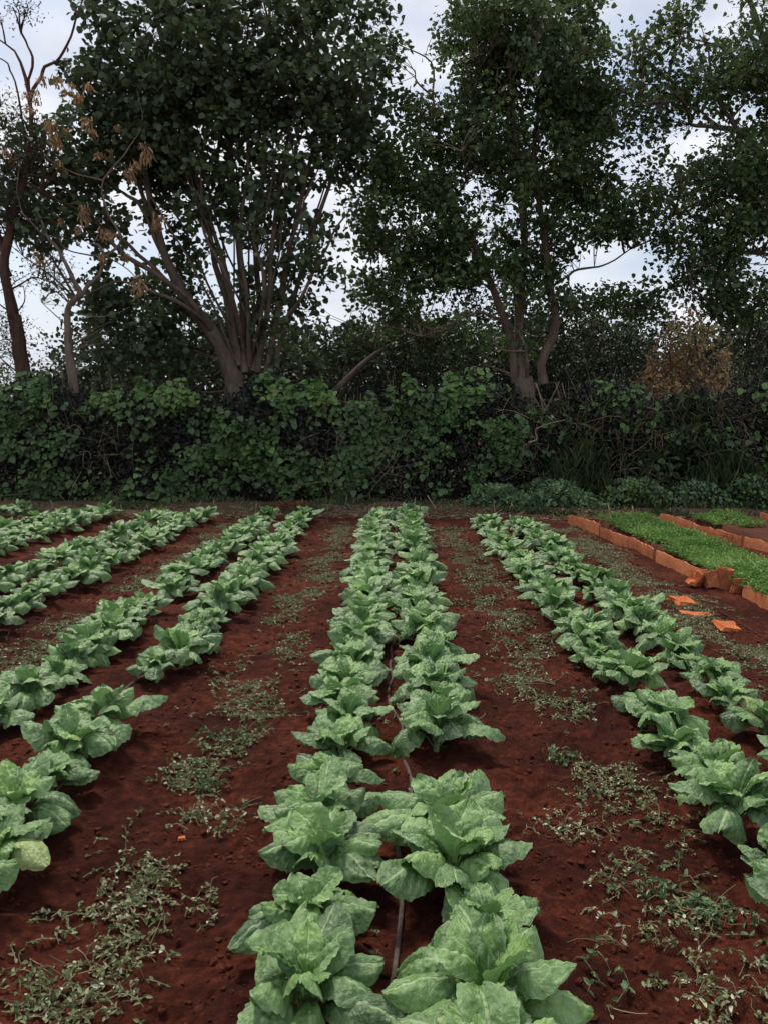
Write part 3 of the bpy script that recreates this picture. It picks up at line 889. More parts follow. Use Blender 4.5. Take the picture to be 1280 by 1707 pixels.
HB = [(-9.3, 2.1, 2.15, 'leftmost hedge bush with glossy vine leaves, at the left picture edge', 1.1, 0, 0.9),
      (-7.5, 2.0, 2.20, 'hedge bush below the red-barked tree, bright vine leaves on its top', 1.1, 0.1, 0.9),
      (-5.8, 2.0, 2.05, 'hedge bush under the pale crooked tree, greyish and thinly leaved', 0.8, 0.5, 0.3),
      (-4.1, 2.0, 2.15, 'hedge bush with bright vine top just left of the big many-stemmed tree', 1.15, 0.1, 1.1),
      (-2.3, 2.0, 2.20, 'vine-covered hedge bush at the foot of the big many-stemmed tree', 1.0, 0.1, 1.0),
      (-0.5, 2.0, 2.05, 'hedge bush behind the middle cabbage bed with twiggy upper half', 1.0, 0.6, 0.4),
      (1.2, 2.0, 2.10, 'leafy hedge bush behind the right row of the middle bed', 1.15, 0.2, 0.6),
      (2.9, 2.0, 2.05, 'hedge bush below the forked tree with a broken pale branch in front', 0.8, 0.7, 0.3),
      (4.7, 2.1, 2.10, 'dark dead-looking thicket bush behind the carrot bed', 0.35, 1.2, 0.2),
      (6.4, 2.1, 2.20, 'dark thicket bush with pale dry twigs right of the carrot bed thicket', 0.3, 1.5, 0.2),
      (8.1, 2.1, 2.25, 'rightmost dark thicket bush at the right picture edge', 0.3, 1.2, 0.2)]
for k, (x, w, h, lab, vine, rough, vt) in enumerate(HB):
    hedge_bush(x, 17.15 - 0.045 * (x + 9), w, h + 0.16 + (0.22 if k in (6, 7) else 0), lab, vine, rough, 300 + k, vt)


def low_plant(px, D, w, h, n, mat, label, leaf=0.07, up=0.6, name='low_shrub', narrow=0.7, cat='shrub', group='low plants at the hedge foot'):
    x = at(px, 800, D)[0]
    root = empty(name, (x, D, 0), label, cat, group)
    LV = Leaves()
    p = rng.normal(size=(n, 3)) * [w * 0.28, w * 0.2, 0]
    z = h * rng.random(n) ** 0.7 * np.clip(1 - (p[:, 0] / w * 1.8) ** 2, 0.15, 1)
    P = p + np.stack([0 * z, 0 * z, z], -1)
    A = unit(rdir(n) + [0, -0.2, up]); L = leaf * rng.uniform(0.6, 1.3, n)
    LV.add(P, A, unit(rdir(n) * 0.6 + [0, -0.7, 0.9]), L, L * narrow, np.clip(rng.random(n) * 0.7 + 0.3 * noise2(P[:, 0] * 4, z * 5, 111), 0, 1))
    LV.build('foliage', mat, root)
    T = Tubes()
    for k in range(10):
        T.add(smooth_line([(rng.normal() * .05, rng.normal() * .05, 0), (rng.normal() * w * .15, rng.normal() * w * .1, h * .5), (rng.normal() * w * .25, rng.normal() * w * .15, h * .95)], 5), (0.007, 0.003), 4)
    T.build('stem', M_TWIG, root)


low_plant(830, 15.2, 1.3, 0.42, 700, M_WEEDG, 'low leafy shrub at hedge foot behind the right cabbage bed')
low_plant(930, 15.0, 1.4, 0.50, 800, M_WEEDG, 'low leafy shrub left of where the orange edging starts')
low_plant(1060, 15.1, 1.4, 0.55, 800, M_VINE, 'low green shrub just behind the far end of the carrot bed')
low_plant(1160, 15.2, 1.3, 0.50, 700, M_WEEDG, 'low leafy shrub behind the middle orange edging boards')
low_plant(1250, 15.1, 1.2, 0.60, 700, M_VINE, 'low green shrub at hedge foot by the right picture edge')
low_plant(960, 15.9, 1.2, 0.95, 1300, M_GRASS, 'tall grass tuft standing against the thicket left of the carrot bed', 0.34, 2.2, 'grass_tuft', 0.05, 'grass tuft')
low_plant(1200, 15.8, 1.5, 0.75, 1500, M_GRASS, 'tall grass tuft against the thicket at the far right', 0.34, 2.2, 'grass_tuft', 0.05, 'grass tuft')
low_plant(980, 16.4, 1.8, 1.95, 1200, M_GRASS, 'tall arching grass growing up through the hedge top right of the broken branch', 0.40, 1.0, 'grass_tuft', 0.05, 'grass tuft')
low_plant(1130, 16.3, 2.2, 1.85, 1500, M_GRASS, 'tall arching grass topping the dark thicket behind the carrot bed', 0.40, 1.0, 'grass_tuft', 0.05, 'grass tuft')


def stick(name, pts, r, label, mat=M_DRY):
    t = Tubes(); t.add(smooth_line([at(*p) for p in pts], 14), r, 6, 0.2)
    tag(t.build(name, mat), label, 'branch')


stick('dry_branch', [(880, 738, 15.6), (894, 732, 15.6), (893, 716, 15.55), (915, 706, 15.5), (942, 700, 15.5)], (0.016, 0.008), 'broken pale bent branch sticking out of the hedge below the forked tree')
stick('dry_stick', [(712, 826, 15.2), (722, 842, 14.8), (735, 862, 14.3)], (0.012, 0.008), 'thin pale stick leaning on the hedge foot behind the middle bed')
stick('dry_branch', [(515, 845, 14.9), (550, 842, 15.0), (600, 852, 14.9)], (0.012, 0.006), 'dry branch lying on straw beyond the left row of the middle bed')
stick('leaning_trunk', [(520, 690, 17.8), (560, 650, 18.6), (612, 600, 19.5), (650, 575, 20)], (0.085, 0.04), 'brown leaning bare trunk between big tree and forked tree', M_TWIG)


# ------------------------------------------------------------------ trees
def build_tree(name, base_px, D, trunk, limbs, blobs, mat, bark, label, cat='tree', leaf=0.12, aspect=0.85, nclus=500, per=26, clump=0.34,
               holes=(), thr=-0.25, depth=2.2, seed=1, group='tall trees behind the hedge', twig_r=0.012, droop=-0.25, nsec=70, ret=False):
    """trunk / limbs: lists of (px, py, dD) + radii; blobs: (px, py, rx_px, ry_px, weight[, dD])"""
    rs = np.random.default_rng(seed)
    b = at(*base_px, D); base = np.array([b[0], D, 0.0])
    root = empty(name, base, label, cat, group)
    conv = lambda pts: np.array([at(p[0], p[1], D + (p[2] if len(p) > 2 else 0)) for p in pts]) - base
    t = Tubes(); tl = conv(trunk[0]); tl = np.vstack([[tl[0][0], tl[0][1], -0.1], tl])
    line = smooth_line(tl, 22)
    t.add(line, np.linspace(trunk[1] * 1.25, trunk[2], 22), 12, 0.25, seed)
    t.build('trunk', bark, root)
    nodes = [line[6:]]
    for k, (pts, r0, r1) in enumerate(limbs):
        l = smooth_line(conv(pts), 20)
        l = l + 0.04 * np.stack([noise2(np.arange(20) * 0.5, k * 3.1, 121), noise2(np.arange(20) * 0.5, k * 3.1, 122), 0 * l[:, 0]], -1)
        q = Tubes(); q.add(l, np.linspace(r0, r1, 20), 8, 0.2, k); q.build('limb', bark, root)
        nodes.append(l[4:])
    nodes = np.vstack(nodes)
    s = D / F
    wts = np.array([bl[2] * bl[3] * bl[4] for bl in blobs], float); wts /= wts.sum()
    def sample(n):
        idx = rs.choice(len(blobs), n, p=wts)
        out = np.zeros((n, 3))
        for m, i in enumerate(idx):
            bl = blobs[i]
            v = unit(rs.normal(size=3)) * rs.random() ** 0.36
            dd = bl[5] if len(bl) > 5 else 0
            c = at(bl[0], bl[1], D + dd) - base
            dep = min(depth, (bl[2] + bl[3]) * s * 0.7)
            out[m] = c + v * [bl[2] * s, dep, bl[3] * s]
        return out
    def inhole(P):
        bad = np.zeros(len(P), bool)
        for (hx, hy, hr, hr2) in holes:
            c = at(hx, hy, D) - base
            sc_ = (P[:, 1] + D) / D
            dx = (P[:, 0] + base[0]) / sc_ - (c[0] + base[0]); dz = (P[:, 2] - CAM_H) / sc_ - (c[2] - CAM_H)
            bad |= (dx / (hr * s)) ** 2 + (dz / (hr2 * s)) ** 2 < 1
        return bad
    T = Tubes()
    sec = sample(nsec); sec = sec[~inhole(sec)]
    pool = [nodes]
    for p in sec:
        dd = np.linalg.norm((nodes - p) * [1, 1, 1.0], axis=1) + 1.6 * np.clip(nodes[:, 2] - p[2] + 0.4, 0, 9)
        q = nodes[dd.argmin()]
        mid = (q + p) / 2 + rs.normal(size=3) * 0.12 * np.linalg.norm(p - q) + [0, 0, 0.05]
        l = smooth_line([q, mid, p], 9)
        T.add(l, (twig_r * 2.3, twig_r * 0.9), 5)
        pool.append(l[3:])
    pool = np.vstack(pool)
    cl = sample(int(nclus * 1.7))
    f = noise3((cl[:, 0] + base[0]) * 1.0, (cl[:, 1]) * 0.8, cl[:, 2] * 1.0, seed) + 0.5 * noise3((cl[:, 0]) * 2.6, cl[:, 1] * 2.6, cl[:, 2] * 2.6, seed + 1)
    cl = cl[(f > thr)]; cl = cl[~inhole(cl)][:nclus]
    LV = Leaves()
    for p in cl:
        dd = np.linalg.norm(pool - p, axis=1) + 0.8 * np.clip(pool[:, 2] - p[2] + 0.1, 0, 9)
        q = pool[dd.argmin()]
        v = p - q
        l = smooth_line([q, (q + p) / 2 + rs.normal(size=3) * 0.08 + [0, 0, 0.06], p, p + unit(v) * 0.22 + rs.normal(size=3) * 0.06], 7)
        T.add(l, (twig_r * 0.8, twig_r * 0.25), 3)
        n = max(4, int(per * rs.uniform(0.5, 1.5)))
        f2 = rs.uniform(2.2, 6, n); i = np.minimum(f2.astype(int), 5); w = (f2 - i)[:, None]
        P = l[i] * (1 - w) + l[i + 1] * w + rs.normal(size=(n, 3)) * clump * 0.45
        A = unit(rs.normal(size=(n, 3)) + unit(v) * 0.5 + [0, 0, droop])
        Nn = unit(rs.normal(size=(n, 3)) * 0.75 + [0, -0.15, 0.9])
        L = leaf * rs.uniform(0.6, 1.3, n)
        cr = rs.random() * 0.5
        LV.add(P, A, Nn, L, L * aspect, np.clip(cr + rs.random(n) * 0.42 + (rs.random(n) > 0.985) * 0.3, 0, 1), fold=0.12)
    T.build('branchwork', bark, root)
    LV.build('crown', mat, root)
    return root, base


# big many-stemmed tree
big_limbs = [
    ([(395, 640), (370, 575), (335, 530), (300, 480, -.2), (270, 410, -.4), (250, 320, -.5), (225, 200, -.6)], 0.19, 0.04),
    ([(398, 610), (375, 500, .2), (350, 400, .2), (318, 300, .2), (285, 200, .2), (265, 90)], 0.08, 0.03),
    ([(402, 610), (385, 500, -.3), (362, 400, -.3), (330, 300, -.2), (300, 170), (300, 60)], 0.07, 0.025),
    ([(408, 620), (405, 500), (395, 380), (385, 250), (370, 120), (360, 0)], 0.09, 0.03),
    ([(415, 610), (412, 500, -.5), (400, 410, -.5), (412, 300, -.5), (415, 200), (420, 60)], 0.06, 0.02),
    ([(425, 620), (432, 520, .3), (428, 400, .3), (440, 280), (445, 150), (450, 0)], 0.08, 0.03),
    ([(430, 620), (450, 500, -.3), (455, 400, -.4), (470, 280), (490, 150), (500, 20)], 0.07, 0.025),
    ([(440, 630), (465, 520), (480, 420), (510, 300), (535, 180), (560, 60)], 0.08, 0.025),
    ([(445, 640), (480, 540, .3), (505, 440, .3), (540, 330), (575, 230), (610, 140)], 0.07, 0.02),
    ([(360, 560), (320, 505, -.6), (260, 455, -.7), (200, 420, -.8), (150, 360, -.8), (90, 300, -.8), (30, 290, -.8)], 0.07, 0.02),
    ([(350, 545), (300, 490, -.4), (240, 430, -.4), (190, 385, -.4), (165, 320, -.4)], 0.06, 0.02),
    ([(355, 550), (310, 510, -.9), (240, 480, -.9), (190, 470, -.9), (130, 500, -.9)], 0.05, 0.015),
    ([(270, 420, -.4), (235, 345, -.4), (205, 320, -.3), (180, 300, -.3)], 0.05, 0.02),
    ([(295, 470, -.2), (240, 330, -.2), (215, 240), (190, 130), (170, 20)], 0.06, 0.02),
    ([(460, 560), (500, 500, -.6), (530, 440, -.6), (560, 380, -.6), (600, 330, -.6)], 0.045, 0.015),
    ([(420, 590), (440, 480, -.8), (425, 380, -.8), (450, 330, -.8), (460, 240, -.8)], 0.045, 0.015),
    ([(410, 590), (380, 470, -.9), (340, 380, -.9), (335, 280, -.9), (345, 200, -.9)], 0.045, 0.015),
]
_r = random.Random(9)
for _k in range(16):
    _b = 395 + 55 * _k / 16 + _r.uniform(-4, 4); _t = 180 + 440 * ((_k * 7) % 16) / 15 + _r.uniform(-15, 15)
    _d = _r.uniform(-0.9, 0.9)
    big_limbs.append(([(_b, 600), (_b + (_t - _b) * 0.22 + _r.uniform(-6, 6), 500, _d * .6), (_b + (_t - _b) * 0.48, 390, _d), (_b + (_t - _b) * 0.72 + _r.uniform(-8, 8), 280, _d), (_t, _r.uniform(100, 190), _d)], _r.uniform(0.018, 0.034), 0.010))
big_blobs = [(330, 90, 220, 150, 1.0), (450, 60, 200, 140, 1.0), (250, 200, 140, 110, 0.9), (420, 210, 200, 110, 0.95), (570, 130, 90, 140, 0.8),
             (130, 60, 90, 60, 0.5), (170, 150, 90, 60, 0.55), (140, 260, 130, 55, 1.2), (90, 320, 120, 50, 1.2), (120, 385, 140, 42, 1.1), (110, 425, 70, 30, 0.7), (560, 250, 70, 60, 0.6),
             (230, 320, 60, 30, 0.5), (470, 320, 120, 70, 0.75), (330, 320, 100, 70, 0.7), (400, 400, 130, 60, 0.35), (230, 250, 90, 60, 0.8), (520, 430, 45, 90, 0.7), (470, 520, 70, 45, 0.6), (440, 420, 90, 70, 0.4, 0.8),
             (150, 495, 80, 45, 0.75), (230, 520, 110, 55, 1.2, 0.8), (270, 590, 140, 55, 1.3, 0.8), (100, 560, 45, 40, 0.5), (300, 440, 60, 40, 0.6, 0.8), (480, 590, 80, 50, 0.9, 0.8)]
big_holes = [(305, 120, 9, 7), (400, 95, 7, 9), (520, 70, 8, 8), (470, 165, 9, 7), (340, 190, 8, 10), (260, 110, 9, 8), (430, 230, 6, 12), (560, 180, 9, 9), (210, 180, 12, 8), (300, 30, 8, 8), (590, 60, 10, 10), (380, 300, 6, 12), (290, 260, 8, 8), (215, 325, 48, 24), (240, 400, 38, 20), (345, 385, 14, 22), (362, 430, 10, 20), (130, 440, 36, 22), (465, 240, 8, 22), (120, 60, 18, 30), (350, 245, 18, 12), (150, 65, 22, 18), (175, 105, 16, 12),
             (60, 530, 40, 60), (335, 280, 8, 14), (410, 360, 8, 14), (130, 190, 16, 14), (545, 335, 20, 28), (60, 40, 50, 60), (140, 410, 20, 15)]
build_tree('spreading_tree', (400, 690), 19, ([(400, 690), (392, 655), (385, 620), (368, 580)], 0.21, 0.17), big_limbs, big_blobs, M_BIG, M_BARK,
           'big dark round-leaved tree with many stems fanning up from one base', leaf=0.135, aspect=0.98, nclus=1550, per=20, clump=0.29, holes=big_holes, thr=-0.34, depth=1.9, seed=21, nsec=110)

# forked tree
fk_limbs = [
    ([(862, 640), (852, 560), (828, 500), (805, 440), (775, 380), (745, 320), (735, 240), (720, 160)], 0.10, 0.025),
    ([(868, 640), (862, 570, .3), (865, 500, .3), (872, 420, .3), (868, 330, .2), (860, 240), (850, 120), (840, 20)], 0.13, 0.035),
    ([(905, 640), (905, 600), (925, 540), (918, 480), (908, 400), (898, 330), (888, 260), (900, 160), (930, 60)], 0.115, 0.035),
    ([(880, 640), (876, 590, -.5), (868, 545, -.5), (875, 500, -.5)], 0.04, 0.02),
    ([(905, 390), (935, 330), (960, 260), (1000, 200)], 0.05, 0.015),
    ([(898, 330), (930, 290, -.4), (960, 270, -.4), (1010, 290, -.4)], 0.035, 0.012),
    ([(790, 410), (740, 390), (700, 340), (660, 300)], 0.045, 0.012),
    ([(805, 440), (760, 470), (710, 480), (660, 470)], 0.04, 0.012),
    ([(870, 330), (810, 260), (790, 180), (770, 90)], 0.05, 0.015),
    ([(918, 480), (960, 450), (1010, 440), (1070, 400)], 0.035, 0.012),
    ([(840, 540), (800, 520, -.5), (750, 540, -.5), (700, 560, -.5)], 0.04, 0.012),
]
fk_blobs = [(615, 330, 50, 90, 0.28), (590, 470, 60, 60, 0.35), (640, 60, 40, 60, 0.3), (890, 90, 140, 90, 1.0), (830, 60, 100, 90, 0.9), (960, 60, 60, 70, 0.5), (860, 180, 170, 80, 1.0), (990, 190, 90, 60, 0.8), (730, 180, 60, 90, 0.5), (930, 280, 130, 60, 0.95),
            (740, 290, 130, 60, 0.75), (840, 330, 120, 60, 0.6), (1020, 320, 80, 50, 0.7), (690, 380, 110, 60, 0.9), (670, 470, 110, 60, 1.0), (780, 420, 90, 60, 0.45),
            (960, 370, 90, 50, 0.6), (850, 480, 100, 60, 0.6), (1000, 400, 80, 30, 0.4), (680, 560, 110, 45, 0.9, .8), (800, 560, 110, 50, 0.9, .8), (650, 230, 50, 70, 0.35), (1070, 400, 50, 60, 0.4),
            (1060, 500, 60, 30, 0.7), (980, 500, 60, 25, 0.6), (650, 100, 30, 60, 0.25), (900, 420, 60, 60, .4)]
fk_holes = [(1030, 430, 80, 30), (1010, 470, 60, 18), (1060, 30, 60, 45), (740, 220, 20, 8), (785, 315, 14, 38), (810, 400, 10, 40), (900, 240, 15, 10), (1045, 110, 35, 30), (620, 440, 40, 20), (690, 15, 50, 45),
            (1000, 355, 20, 10), (695, 150, 16, 18), (940, 190, 0.1, 0.1), (820, 470, 18, 20), (745, 520, 20, 14), (1000, 110, 30, 18), (735, 215, 16, 12), (815, 290, 14, 10), (560, 480, 30, 60)]
build_tree('forked_tree', (880, 690), 20, ([(880, 690), (876, 660), (870, 630)], 0.22, 0.18), fk_limbs, fk_blobs, M_MIDT, M_BARK_MID,
           'tall green tree right of centre whose trunk forks low above the hedge', leaf=0.115, aspect=0.8, nclus=1750, per=24, clump=0.26, holes=fk_holes, thr=-0.22, depth=2.4, seed=31, nsec=120)

# right tree
rt_limbs = [
    ([(1330, 480), (1290, 360), (1268, 270), (1245, 225), (1200, 212), (1150, 207)], 0.13, 0.03),
    ([(1330, 480), (1320, 300), (1300, 160), (1270, 60), (1240, -30)], 0.14, 0.04),
    ([(1240, 222), (1205, 180), (1185, 120), (1175, 60)], 0.05, 0.015),
    ([(1290, 360), (1230, 330), (1180, 330), (1120, 360)], 0.05, 0.015),
    ([(1310, 430), (1250, 420), (1200, 430), (1150, 460)], 0.05, 0.015),
    ([(1300, 160), (1250, 130), (1210, 80), (1130, 60)], 0.04, 0.012),
    ([(1200, 212), (1150, 170), (1110, 130), (1060, 120)], 0.03, 0.01),
]
rt_blobs = [(1250, 60, 90, 70, 0.8), (1120, 50, 60, 35, 0.5), (1090, 90, 70, 50, 0.6), (1180, 140, 80, 50, 0.6), (1260, 150, 60, 60, 0.8), (1080, 190, 80, 50, 0.7), (1150, 310, 110, 60, 0.7),
            (1240, 300, 80, 80, 0.8), (1130, 260, 70, 40, 0.5), (1200, 400, 100, 50, 0.85), (1100, 370, 70, 50, 0.6), (1260, 420, 60, 60, 0.9), (1180, 470, 70, 40, 0.8), (1300, 250, 60, 200, .6), (1240, 500, 60, 40, 0.9)]
rt_holes = [(1140, 245, 55, 26), (1030, 20, 60, 40), (1245, 185, 36, 22), (1200, 45, 40, 18), (1080, 290, 30, 18), (1075, 365, 26, 16), (1215, 330, 20, 20), (1060, 460, 60, 30), (1195, 20, 30, 25), (1120, 350, 16, 12), (1190, 380, 12, 20)]
build_tree('spreading_tree', (1335, 690), 18.5, ([(1335, 690), (1335, 600), (1330, 470)], 0.26, 0.16), rt_limbs, rt_blobs, M_MIDT, M_BARK,
           'thin-crowned tree leaning in over the right picture edge with an arching branch', leaf=0.105, aspect=0.8, nclus=820, per=22, clump=0.26, holes=rt_holes, thr=-0.22, depth=1.8, seed=41, nsec=80)

# red-barked tree left
rd_limbs = [
    ([(30, 560), (20, 500), (9, 435), (22, 370), (40, 300), (52, 230), (48, 150), (30, 90), (-10, 60)], 0.125, 0.010),
    ([(48, 170), (70, 120), (100, 90), (130, 30), (140, -20)], 0.04, 0.012),
    ([(48, 150), (52, 90), (35, 50), (20, 10)], 0.03, 0.01),
    ([(14, 460), (4, 415), (-10, 370), (-20, 300), (-5, 200)], 0.08, 0.02),
    ([(45, 250), (20, 120), (-10, 90)], 0.025, 0.008),
    ([(22, 480), (60, 462), (110, 482), (135, 484)], 0.02, 0.007),
    ([(40, 300), (90, 330), (150, 360), (190, 400)], 0.03, 0.01),
]
build_tree('slender_tree', (45, 690), 18, ([(45, 690), (38, 620), (30, 560), (24, 525)], 0.155, 0.12), rd_limbs,
           [(10, 200, 50, 40, 0.6), (20, 330, 50, 50, 0.9), (60, 270, 60, 40, .7), (20, 20, 40, 20, .7), (50, 470, 60, 20, .4), (15, 560, 30, 40, .8), (80, 430, 40, 20, .3)], M_OLIVE, M_BARK_RED,
           'slender tree with dark red-brown trunk and thin feathery foliage at the left edge', leaf=0.06, aspect=0.45, nclus=210, per=26, clump=0.30, thr=-0.5, depth=1.0, seed=51, nsec=60, twig_r=0.008)

# pale crooked tree with dead hanging leaves
pc_limbs = [
    ([(115, 560), (116, 515), (134, 488), (120, 462), (100, 420), (82, 395), (60, 350)], 0.072, 0.018),
    ([(118, 508), (135, 490), (160, 462), (172, 430), (168, 410), (150, 405)], 0.05, 0.02),
    ([(165, 440), (200, 400), (180, 350), (172, 300), (205, 270)], 0.03, 0.01),
    ([(172, 425), (150, 425), (110, 415), (95, 395)], 0.02, 0.008),
    ([(82, 395), (60, 380), (30, 330), (40, 240)], 0.02, 0.007),
    ([(172, 300), (130, 290), (90, 270), (60, 240)], 0.018, 0.006),
    ([(172, 300), (220, 240), (235, 200), (228, 150)], 0.018, 0.006),
    ([(118, 520), (160, 528), (200, 520), (215, 510)], 0.014, 0.006),
    ([(168, 420), (200, 440), (240, 470), (240, 440)], 0.014, 0.006),
]
pct, pcb = build_tree('crooked_tree', (125, 690), 17.6, ([(125, 690), (122, 640), (115, 580), (115, 545)], 0.10, 0.072), pc_limbs,
                      [(100, 470, 60, 40, .3), (150, 560, 50, 40, .3)], M_OLIVE, M_BARK_PALE,
                      'small crooked pale-barked tree hung with bunches of dead brown leaves', leaf=0.05, nclus=30, per=10, clump=0.3, thr=-0.6, depth=0.6, seed=61, nsec=18, twig_r=0.006)


def dead_bunch(seed):
    rs = np.random.default_rng(seed)
    LV = Leaves(); n = 26
    P = rs.normal(size=(n, 3)) * [0.075, 0.06, 0.05]
    A = unit(rs.normal(size=(n, 3)) * 0.35 + [0, 0, -1])
    LV.add(P, A, rdir(n), rs.uniform(0.08, 0.20, n), rs.uniform(0.025, 0.05, n), rs.random(n), fold=0.3)
    return LV.build('dead_leaf_bunch', M_DEAD, pct)


bunches = [dead_bunch(70 + k) for k in range(4)]
spots = [(95, 130), (110, 150), (130, 160), (60, 150), (145, 200), (155, 215), (195, 210), (237, 240), (243, 255), (225, 270), (85, 205), (60, 165), (50, 180), (100, 270), (185, 250), (140, 345), (137, 360),
         (100, 365), (60, 420), (65, 432), (175, 385), (190, 390), (212, 425), (172, 430), (235, 470), (228, 490), (215, 285), (120, 140), (70, 130), (10, 250), (20, 262), (90, 230), (130, 380), (165, 255), (110, 215), (265, 365), (45, 155), (148, 140)]
for k, (px, py) in enumerate(spots):
    b = bunches[k] if k < 4 else bunches[k % 4].copy()
    if k >= 4: C.objects.link(b)
    p = at(px, py, 17.6 + random.uniform(-0.9, 0.0)) - pcb
    b.location = [float(v) for v in p]
    b.rotation_euler = (0, 0, random.uniform(0, 6.28)); s = random.uniform(0.45, 1.1); b.scale = (s, s * random.uniform(0.7, 1.3), s * random.uniform(0.7, 1.25)); b.rotation_euler = (random.uniform(-.3, .3), random.uniform(-.3, .3), b.rotation_euler[2])


# bushes and trees further back
def back_bush(px, top_py, D, wpx, n, mat, label, leaf=0.10, seed=1, name='bush', cat='bush', thr=-0.2, group='dense growth behind the hedge', drop=0.15, depth=1.3):
    rs = np.random.default_rng(seed)
    b = at(px, 700, D); top = at(px, top_py, D)[2]; w = wpx * D / F
    root = empty(name, (b[0], D, 0), label, cat, group)
    T = Tubes()
    ends = []
    for k in range(9):
        e = np.array([rs.normal() * w * 0.28, rs.normal() * 0.6, top * rs.uniform(0.55, 0.95)])
        T.add(smooth_line([(rs.normal() * 0.12, rs.normal() * 0.12, -0.05), (e[0] * 0.4 + rs.normal() * 0.15, e[1] * 0.4, e[2] * 0.5), e], 9), (0.05, 0.012), 6)
        ends.append(e)
    for k in range(60):
        e = ends[k % 9] * rs.uniform(0.4, 1); q = e + rs.normal(size=3) * [w * 0.25, 0.5, top * 0.12]; q[2] = abs(q[2])
        T.add(smooth_line([e, (e + q) / 2 + rs.normal(size=3) * .06, q], 5), (0.012, 0.004), 3)
    T.build('stem', M_TWIG, root)
    v = unit(rs.normal(size=(n, 3))) * rs.random((n, 1)) ** 0.33
    P = v * [w / 2, depth, top * 0.5] + [0, 0, top * 0.5]
    r = 1 + 0.22 * noise3(v[:, 0] * 3 + px, v[:, 1] * 3, v[:, 2] * 3, 131)
    P = (P - [0, 0, top * .5]) * r[:, None] + [0, 0, top * 0.5]
    f = noise3(P[:, 0] * 1.4 + px, P[:, 1] * 1.4, P[:, 2] * 1.4, 132) + 0.5 * noise3(P[:, 0] * 4, P[:, 1] * 4, P[:, 2] * 4, 133)
    P = P[(f > thr) & (P[:, 2] > 0.1)]; n = len(P)
    A = unit(rs.normal(size=(n, 3)) + [0, 0, -drop]); L = leaf * rs.uniform(0.6, 1.3, n)
    R = np.clip(0.5 * rs.random(n) + 0.35 + 0.35 * noise3(P[:, 0] * 1.2, P[:, 1] * 1.2, P[:, 2] * 1.2, 134), 0, 1)
    LV = Leaves(); LV.add(P, A, unit(rs.normal(size=(n, 3)) * 0.8 + [0, -0.3, 0.7]), L, L * 0.7, R)
    LV.build('foliage', mat, root)


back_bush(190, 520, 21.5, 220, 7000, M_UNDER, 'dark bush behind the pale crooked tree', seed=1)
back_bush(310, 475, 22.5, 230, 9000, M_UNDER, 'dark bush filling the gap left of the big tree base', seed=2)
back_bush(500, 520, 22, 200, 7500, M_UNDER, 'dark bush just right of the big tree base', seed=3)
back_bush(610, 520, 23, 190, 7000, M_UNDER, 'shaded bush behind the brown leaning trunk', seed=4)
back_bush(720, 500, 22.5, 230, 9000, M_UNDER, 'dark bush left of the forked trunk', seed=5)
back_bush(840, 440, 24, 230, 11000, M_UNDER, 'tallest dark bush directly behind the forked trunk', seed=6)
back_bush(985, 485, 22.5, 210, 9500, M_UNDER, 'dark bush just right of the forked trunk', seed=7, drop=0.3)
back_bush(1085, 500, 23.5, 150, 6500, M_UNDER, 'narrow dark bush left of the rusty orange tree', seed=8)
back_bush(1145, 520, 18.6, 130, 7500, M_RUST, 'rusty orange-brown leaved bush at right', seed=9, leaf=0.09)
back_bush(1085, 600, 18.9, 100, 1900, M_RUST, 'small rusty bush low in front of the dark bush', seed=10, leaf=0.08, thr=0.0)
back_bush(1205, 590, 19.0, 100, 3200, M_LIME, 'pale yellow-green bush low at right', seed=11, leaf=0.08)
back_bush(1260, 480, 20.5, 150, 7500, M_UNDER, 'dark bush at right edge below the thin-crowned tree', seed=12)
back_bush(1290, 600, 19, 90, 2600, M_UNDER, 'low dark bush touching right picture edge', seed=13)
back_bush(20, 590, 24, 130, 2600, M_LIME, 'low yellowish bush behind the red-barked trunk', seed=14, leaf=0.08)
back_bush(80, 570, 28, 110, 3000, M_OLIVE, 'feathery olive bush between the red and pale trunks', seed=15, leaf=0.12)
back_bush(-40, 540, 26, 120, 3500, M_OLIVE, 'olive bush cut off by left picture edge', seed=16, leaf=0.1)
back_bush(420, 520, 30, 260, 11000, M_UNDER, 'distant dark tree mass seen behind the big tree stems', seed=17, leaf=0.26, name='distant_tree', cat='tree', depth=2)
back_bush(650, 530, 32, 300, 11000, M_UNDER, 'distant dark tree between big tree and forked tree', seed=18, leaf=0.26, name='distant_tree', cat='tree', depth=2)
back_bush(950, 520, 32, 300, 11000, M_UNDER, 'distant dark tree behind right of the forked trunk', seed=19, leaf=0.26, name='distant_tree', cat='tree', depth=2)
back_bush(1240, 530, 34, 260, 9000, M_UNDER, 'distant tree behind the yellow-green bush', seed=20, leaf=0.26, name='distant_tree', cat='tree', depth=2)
back_bush(180, 600, 34, 300, 9000, M_OLIVE, 'distant hazy olive tree behind the crooked tree', seed=22, leaf=0.26, name='distant_tree', cat='tree', depth=2)

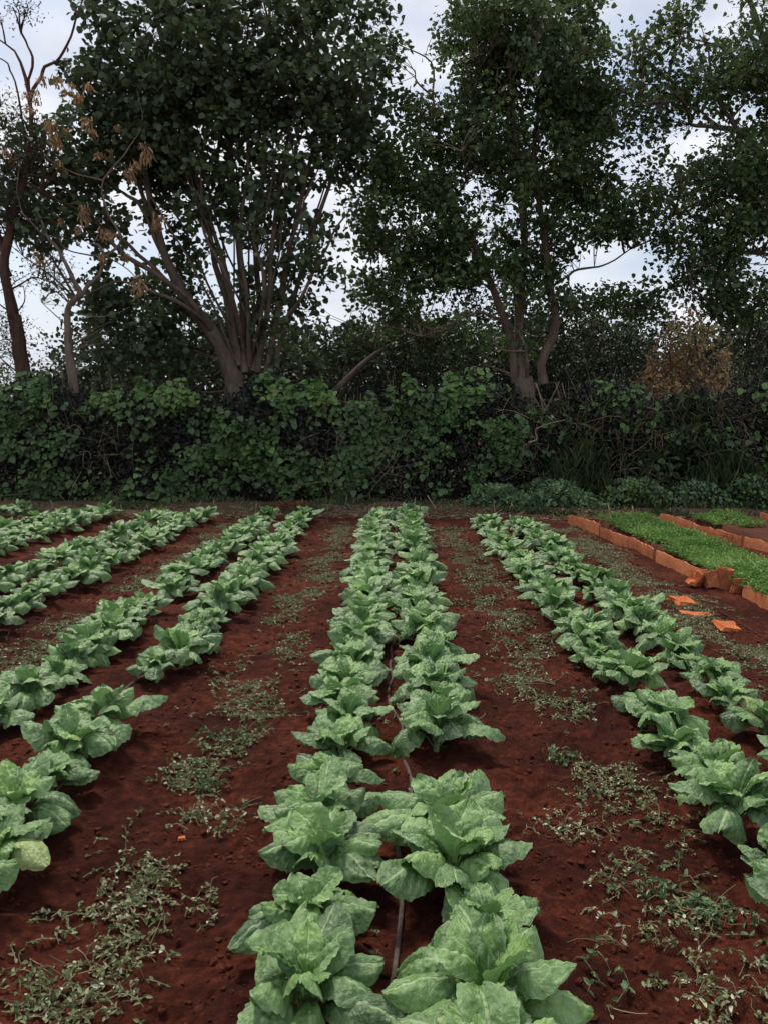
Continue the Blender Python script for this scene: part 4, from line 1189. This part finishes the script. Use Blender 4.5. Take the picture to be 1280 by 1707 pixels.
# ------------------------------------------------------------------ light and sky
sun_el, sun_az = math.radians(60), math.radians(-30)        # ahead and left of the camera, behind thin cloud
w = bpy.data.worlds.new('World'); sc.world = w; w.use_nodes = True
N = w.node_tree.nodes; Lk = w.node_tree.links; N.clear()
sky = N.new('ShaderNodeTexSky'); sky.sky_type = 'NISHITA'; sky.sun_disc = False
sky.sun_elevation = sun_el; sky.sun_rotation = sun_az
sky.dust_density = 2.0
tc = N.new('ShaderNodeTexCoord'); mp = N.new('ShaderNodeMapping'); mp.inputs['Scale'].default_value = (2.2, 2.2, 5.0)
Lk.new(tc.outputs['Generated'], mp.inputs[0])
ns = N.new('ShaderNodeTexNoise'); ns.inputs['Scale'].default_value = 1.6; ns.inputs['Detail'].default_value = 7; ns.inputs['Roughness'].default_value = 0.55
Lk.new(mp.outputs[0], ns.inputs['Vector'])
r1 = ramp(N, [(0.36, (0.25, 0.25, 0.25)), (0.56, (1, 1, 1))]); Lk.new(ns.outputs['Fac'], r1.inputs[0])
ns2 = N.new('ShaderNodeTexNoise'); ns2.inputs['Scale'].default_value = 3.1; ns2.inputs['Detail'].default_value = 6
Lk.new(mp.outputs[0], ns2.inputs['Vector'])
r2 = ramp(N, [(0.3, (4.6, 5.0, 5.8)), (0.7, (6.9, 6.95, 7.25))]); Lk.new(ns2.outputs['Fac'], r2.inputs[0])
mxc = N.new('ShaderNodeMix'); mxc.data_type = 'RGBA'
Lk.new(r1.outputs[0], mxc.inputs[0]); Lk.new(sky.outputs[0], mxc.inputs[6]); Lk.new(r2.outputs[0], mxc.inputs[7])
bg = N.new('ShaderNodeBackground'); bg.inputs[1].default_value = 0.105
Lk.new(mxc.outputs[2], bg.inputs[0])
ow = N.new('ShaderNodeOutputWorld'); Lk.new(bg.outputs[0], ow.inputs[0])

sd = bpy.data.lights.new('sun', 'SUN'); sd.energy = 2.3; sd.angle = math.radians(10); sd.color = (1, 0.94, 0.83)
so = bpy.data.objects.new('sun', sd); C.objects.link(so)
dv = Vector((math.sin(sun_az) * math.cos(sun_el), math.cos(sun_az) * math.cos(sun_el), math.sin(sun_el)))
so.rotation_euler = dv.to_track_quat('Z', 'Y').to_euler()

sc.view_settings.view_transform = 'Standard'
sc.view_settings.look = 'None'
sc.view_settings.exposure = 0.45
sc.view_settings.gamma = 1
sc.cycles.max_bounces = 6
sc.cycles.diffuse_bounces = 3
sc.cycles.transmission_bounces = 3
